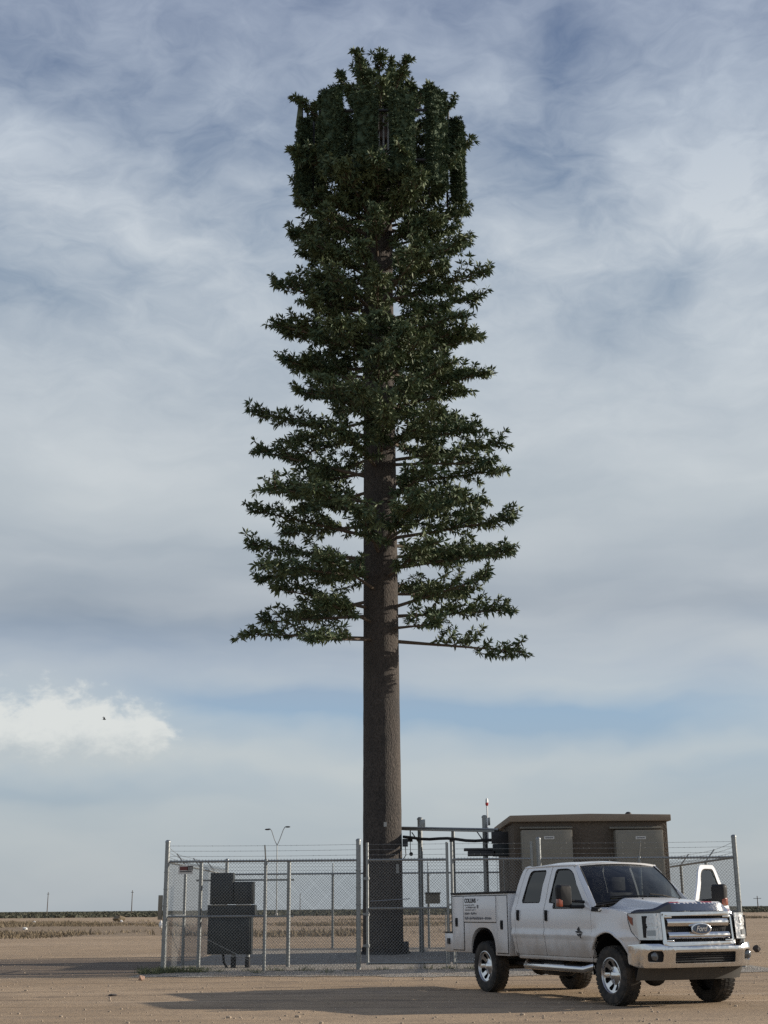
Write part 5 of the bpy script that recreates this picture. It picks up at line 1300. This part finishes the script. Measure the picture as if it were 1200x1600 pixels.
# service body
SX0, SX1, SZ0, SZ1 = -3.05, -5.17, .62, 1.64
arch = [(-4.0 + .455 * math.copysign(abs(math.cos(R(t))) ** .75, math.cos(R(t))), .64 + .43 * math.sin(R(t)) ** .8) for t in range(180, -1, -6)]
for s in (-1, 1):
    body = [(SX1, .64), (-4.455, .64)] + arch[1:-1] + [(-3.545, .615), (SX0, .615), (SX0, SZ1), (SX1, SZ1)]
    panel.out = (0, s, 0)
    sbp = panel('utility_bed', body, [], lambda a, b: Vector((a, s * .985, b)), 'paint', tk, solid=.46, smooth=False, bevel=.008)
    for nm, poly in (('compartment_door', [(-5.145, .68), (-4.715, .68), (-4.715, 1.60), (-5.145, 1.60)]), ('compartment_door', [(-4.695, 1.165), (-3.485, 1.165), (-3.485, 1.60), (-4.695, 1.60)]), ('compartment_door', [(-3.465, .66), (-3.085, .66), (-3.085, 1.60), (-3.465, 1.60)])):
        cd = panel(nm, rpoly(poly, .012, 2), [], lambda a, b: Vector((a, s * 1.001, b)), 'paint', tk, solid=.014, smooth=False, bevel=.003)
        xm, w_, h_ = (poly[0][0] + poly[1][0]) / 2, poly[1][0] - poly[0][0], poly[2][1] - poly[0][1]
        mb = MB(); pts = [(poly[0][0] - .010, poly[0][1] - .010), (poly[1][0] + .010, poly[0][1] - .010), (poly[1][0] + .010, poly[2][1] + .010), (poly[0][0] - .010, poly[2][1] + .010)]
        for i in range(4):
            a_, b_ = pts[i], pts[(i + 1) % 4]; mb.tube([(a_[0], s * .986, a_[1]), (b_[0], s * .986, b_[1])], .006, 4)
        mb.build('door_seal', 'black_rubber', cd)
        if w_ < .6:
            hx, hz_ = (-4.98, 1.155) if xm < -4.5 else (-3.27, 1.12)
            mb = MB(); mb.box((hx, s * 1.004, hz_), (.085, .018, .15)); mb.box((hx, s * 1.016, hz_ + .01), (.05, .02, .09)); mb.build('handle', 'black_plastic', cd, bevel=.004)
        elif s < 0:
            # company lettering
            def tx(body_, x0, z, sz, wd, mt='ink', bold=.0):
                m_ = Matrix.Translation((x0, -1.0035, z)) @ Matrix(((1, 0, 0, 0), (0, 0, -1, 0), (0, 1, 0, 0), (0, 0, 0, 1)))
                return text_mesh('lettering', body_, sz, m_, mt, cd, .0015, 0, wd, bold)
            tx('COLLINS', -4.65, 1.495, .10, .44, 'ink', .0035)
            # worn lines that cannot be read any more: rows of broken strokes
            def strokes(x0, x1_, z, h):
                mb = MB(); x = x0
                mb.box(((x0 + x1_) / 2, -1.0018, z), (x1_ - x0, .0015, h * .22))
                while x < x1_:
                    w__ = random.uniform(.012, .032)
                    if random.random() > .14:
                        mb.box((x + w__ / 2, -1.0025, z + h * .5 * random.choice((0, .0, .6, -.6))), (w__, .003, h * random.uniform(.25, .5))); mb.box((x + .005, -1.0025, z), (.008, .003, h))
                    x += w__ + .008
                mb.build('worn_lettering', 'ink_grey', cd)
            strokes(-4.65, -4.27, 1.452, .022); strokes(-4.60, -4.22, 1.412, .035); strokes(-4.65, -4.23, 1.368, .022); strokes(-4.65, -4.20, 1.305, .042); strokes(-4.65, -3.62, 1.225, .05)
            mb = MB(); mb.box((-4.145, -1.0025, 1.425), (.06, .003, .06)); mb.build('door_mark', 'ink_grey', cd)
            mb = MB(); mb.box((-4.14, -1.0025, 1.535), (.05, .003, .012), Matrix.Rotation(R(-30), 3, 'Y')); mb.build('door_mark', 'ink_grey', cd)
    mb = MB(); mb.box(((SX0 + SX1) / 2, s * .77, SZ1 + .018), (SX0 - SX1 + .03, .50, .034)); mb.build('lid', 'black_plastic', sbp, bevel=.008)
    mb = MB(); mb.grid(lambda u, v: (-4.0 + .44 * math.cos(math.pi * u), s * (.52 + .45 * v), .62 + .42 * math.sin(math.pi * u)), 16, 1); mb.build('arch_liner', 'black_plastic', tk)
mb = MB(); mb.box(((SX0 + SX1) / 2, 0, .80), (SX0 - SX1, 1.06, .06)); mb.box((SX0 - .02, 0, 1.2), (.04, 1.06, .80)); mb.box((SX1 + .02, 0, 1.05), (.04, 1.06, .5)); mb.build('bed_floor', 'paint', tk)
mb = MB(); mb.box((-3.0, 0, 1.12), (.07, 1.5, .9)); mb.build('bulkhead', 'dark_metal', tk)
# rear step bumper with a vice and a tow hitch
mb = MB(); mb.box((-5.37, 0, .80), (.37, 1.94, .33)); rb_ = mb.build('rear_bumper', 'paint', tk, bevel=.02)
mb = MB(); mb.box((-5.36, 0, .975), (.40, 1.96, .02)); mb.build('step_plate', 'black_plastic', rb_)
mb = MB(); mb.box((-5.36, -.985, .82), (.08, .03, .10)); mb.build('side_marker', 'dark_metal', rb_)
mb = MB(); mb.box((-5.68, 0, .56), (.30, .09, .09)); mb.box((-5.78, 0, .64), (.08, .16, .20)); mb.build('tow_hitch', 'dark_metal', rb_)
vc = thing('bench_vice', 'dark bench vice bolted on the rear step of the truck', 'vice', (0, 0, 0))
vm = tk.location.to_4d(); TR = Matrix.Translation(tk.location) @ Matrix.Rotation(-1.152, 4, 'Z')
vc.location = TR @ Vector((-5.37, -.72, .985)); vc.rotation_euler = (0, 0, -1.152)
mb = MB(); mb.lathe([(.10, 0), (.10, .03), (.06, .05), (.055, .14), (.08, .16)], 14); mb.build('base', 'dark_metal', vc, smooth=True)
mb = MB(); mb.box((.03, 0, .21), (.16, .13, .12)); mb.box((.08, 0, .30), (.05, .16, .09)); mb.box((-.05, 0, .30), (.05, .16, .09)); mb.build('jaw', 'dark_metal', vc, bevel=.008)
mb = MB(); mb.tube([(-.02, 0, .21), (-.24, 0, .21)], .022, 8); mb.tube([(-.23, -.10, .17), (-.23, .10, .25)], .011, 6); mb.build('handle', 'galvanised', vc)
# black boxes added inside the bed to keep the gap dark
mb = MB(); mb.box((-3.35, 0, 1.05), (.5, .9, .45)); mb.box((-4.4, .1, 1.0), (.9, .6, .35)); mb.build('bed_gap_filler', 'black_plastic', tk, bevel=.02)
# the greenhouse stands a little taller than first drawn
TALL = {'front_door', 'rear_door', 'window', 'window_seal', 'rear_pillar', 'windshield_pillar', 'roof', 'drip_rail', 'roof_antenna', 'rear_panel', 'rear_window', 'windshield', 'windshield_seal', 'wiper', 'rear_view_mirror', 'head_rest'}
for o in tk.children_recursive:
    if o.name.split('.')[0] in TALL:
        for v_ in o.data.vertices:
            if v_.co.z > 1.45: v_.co.z = 1.45 + (v_.co.z - 1.45) * 1.15
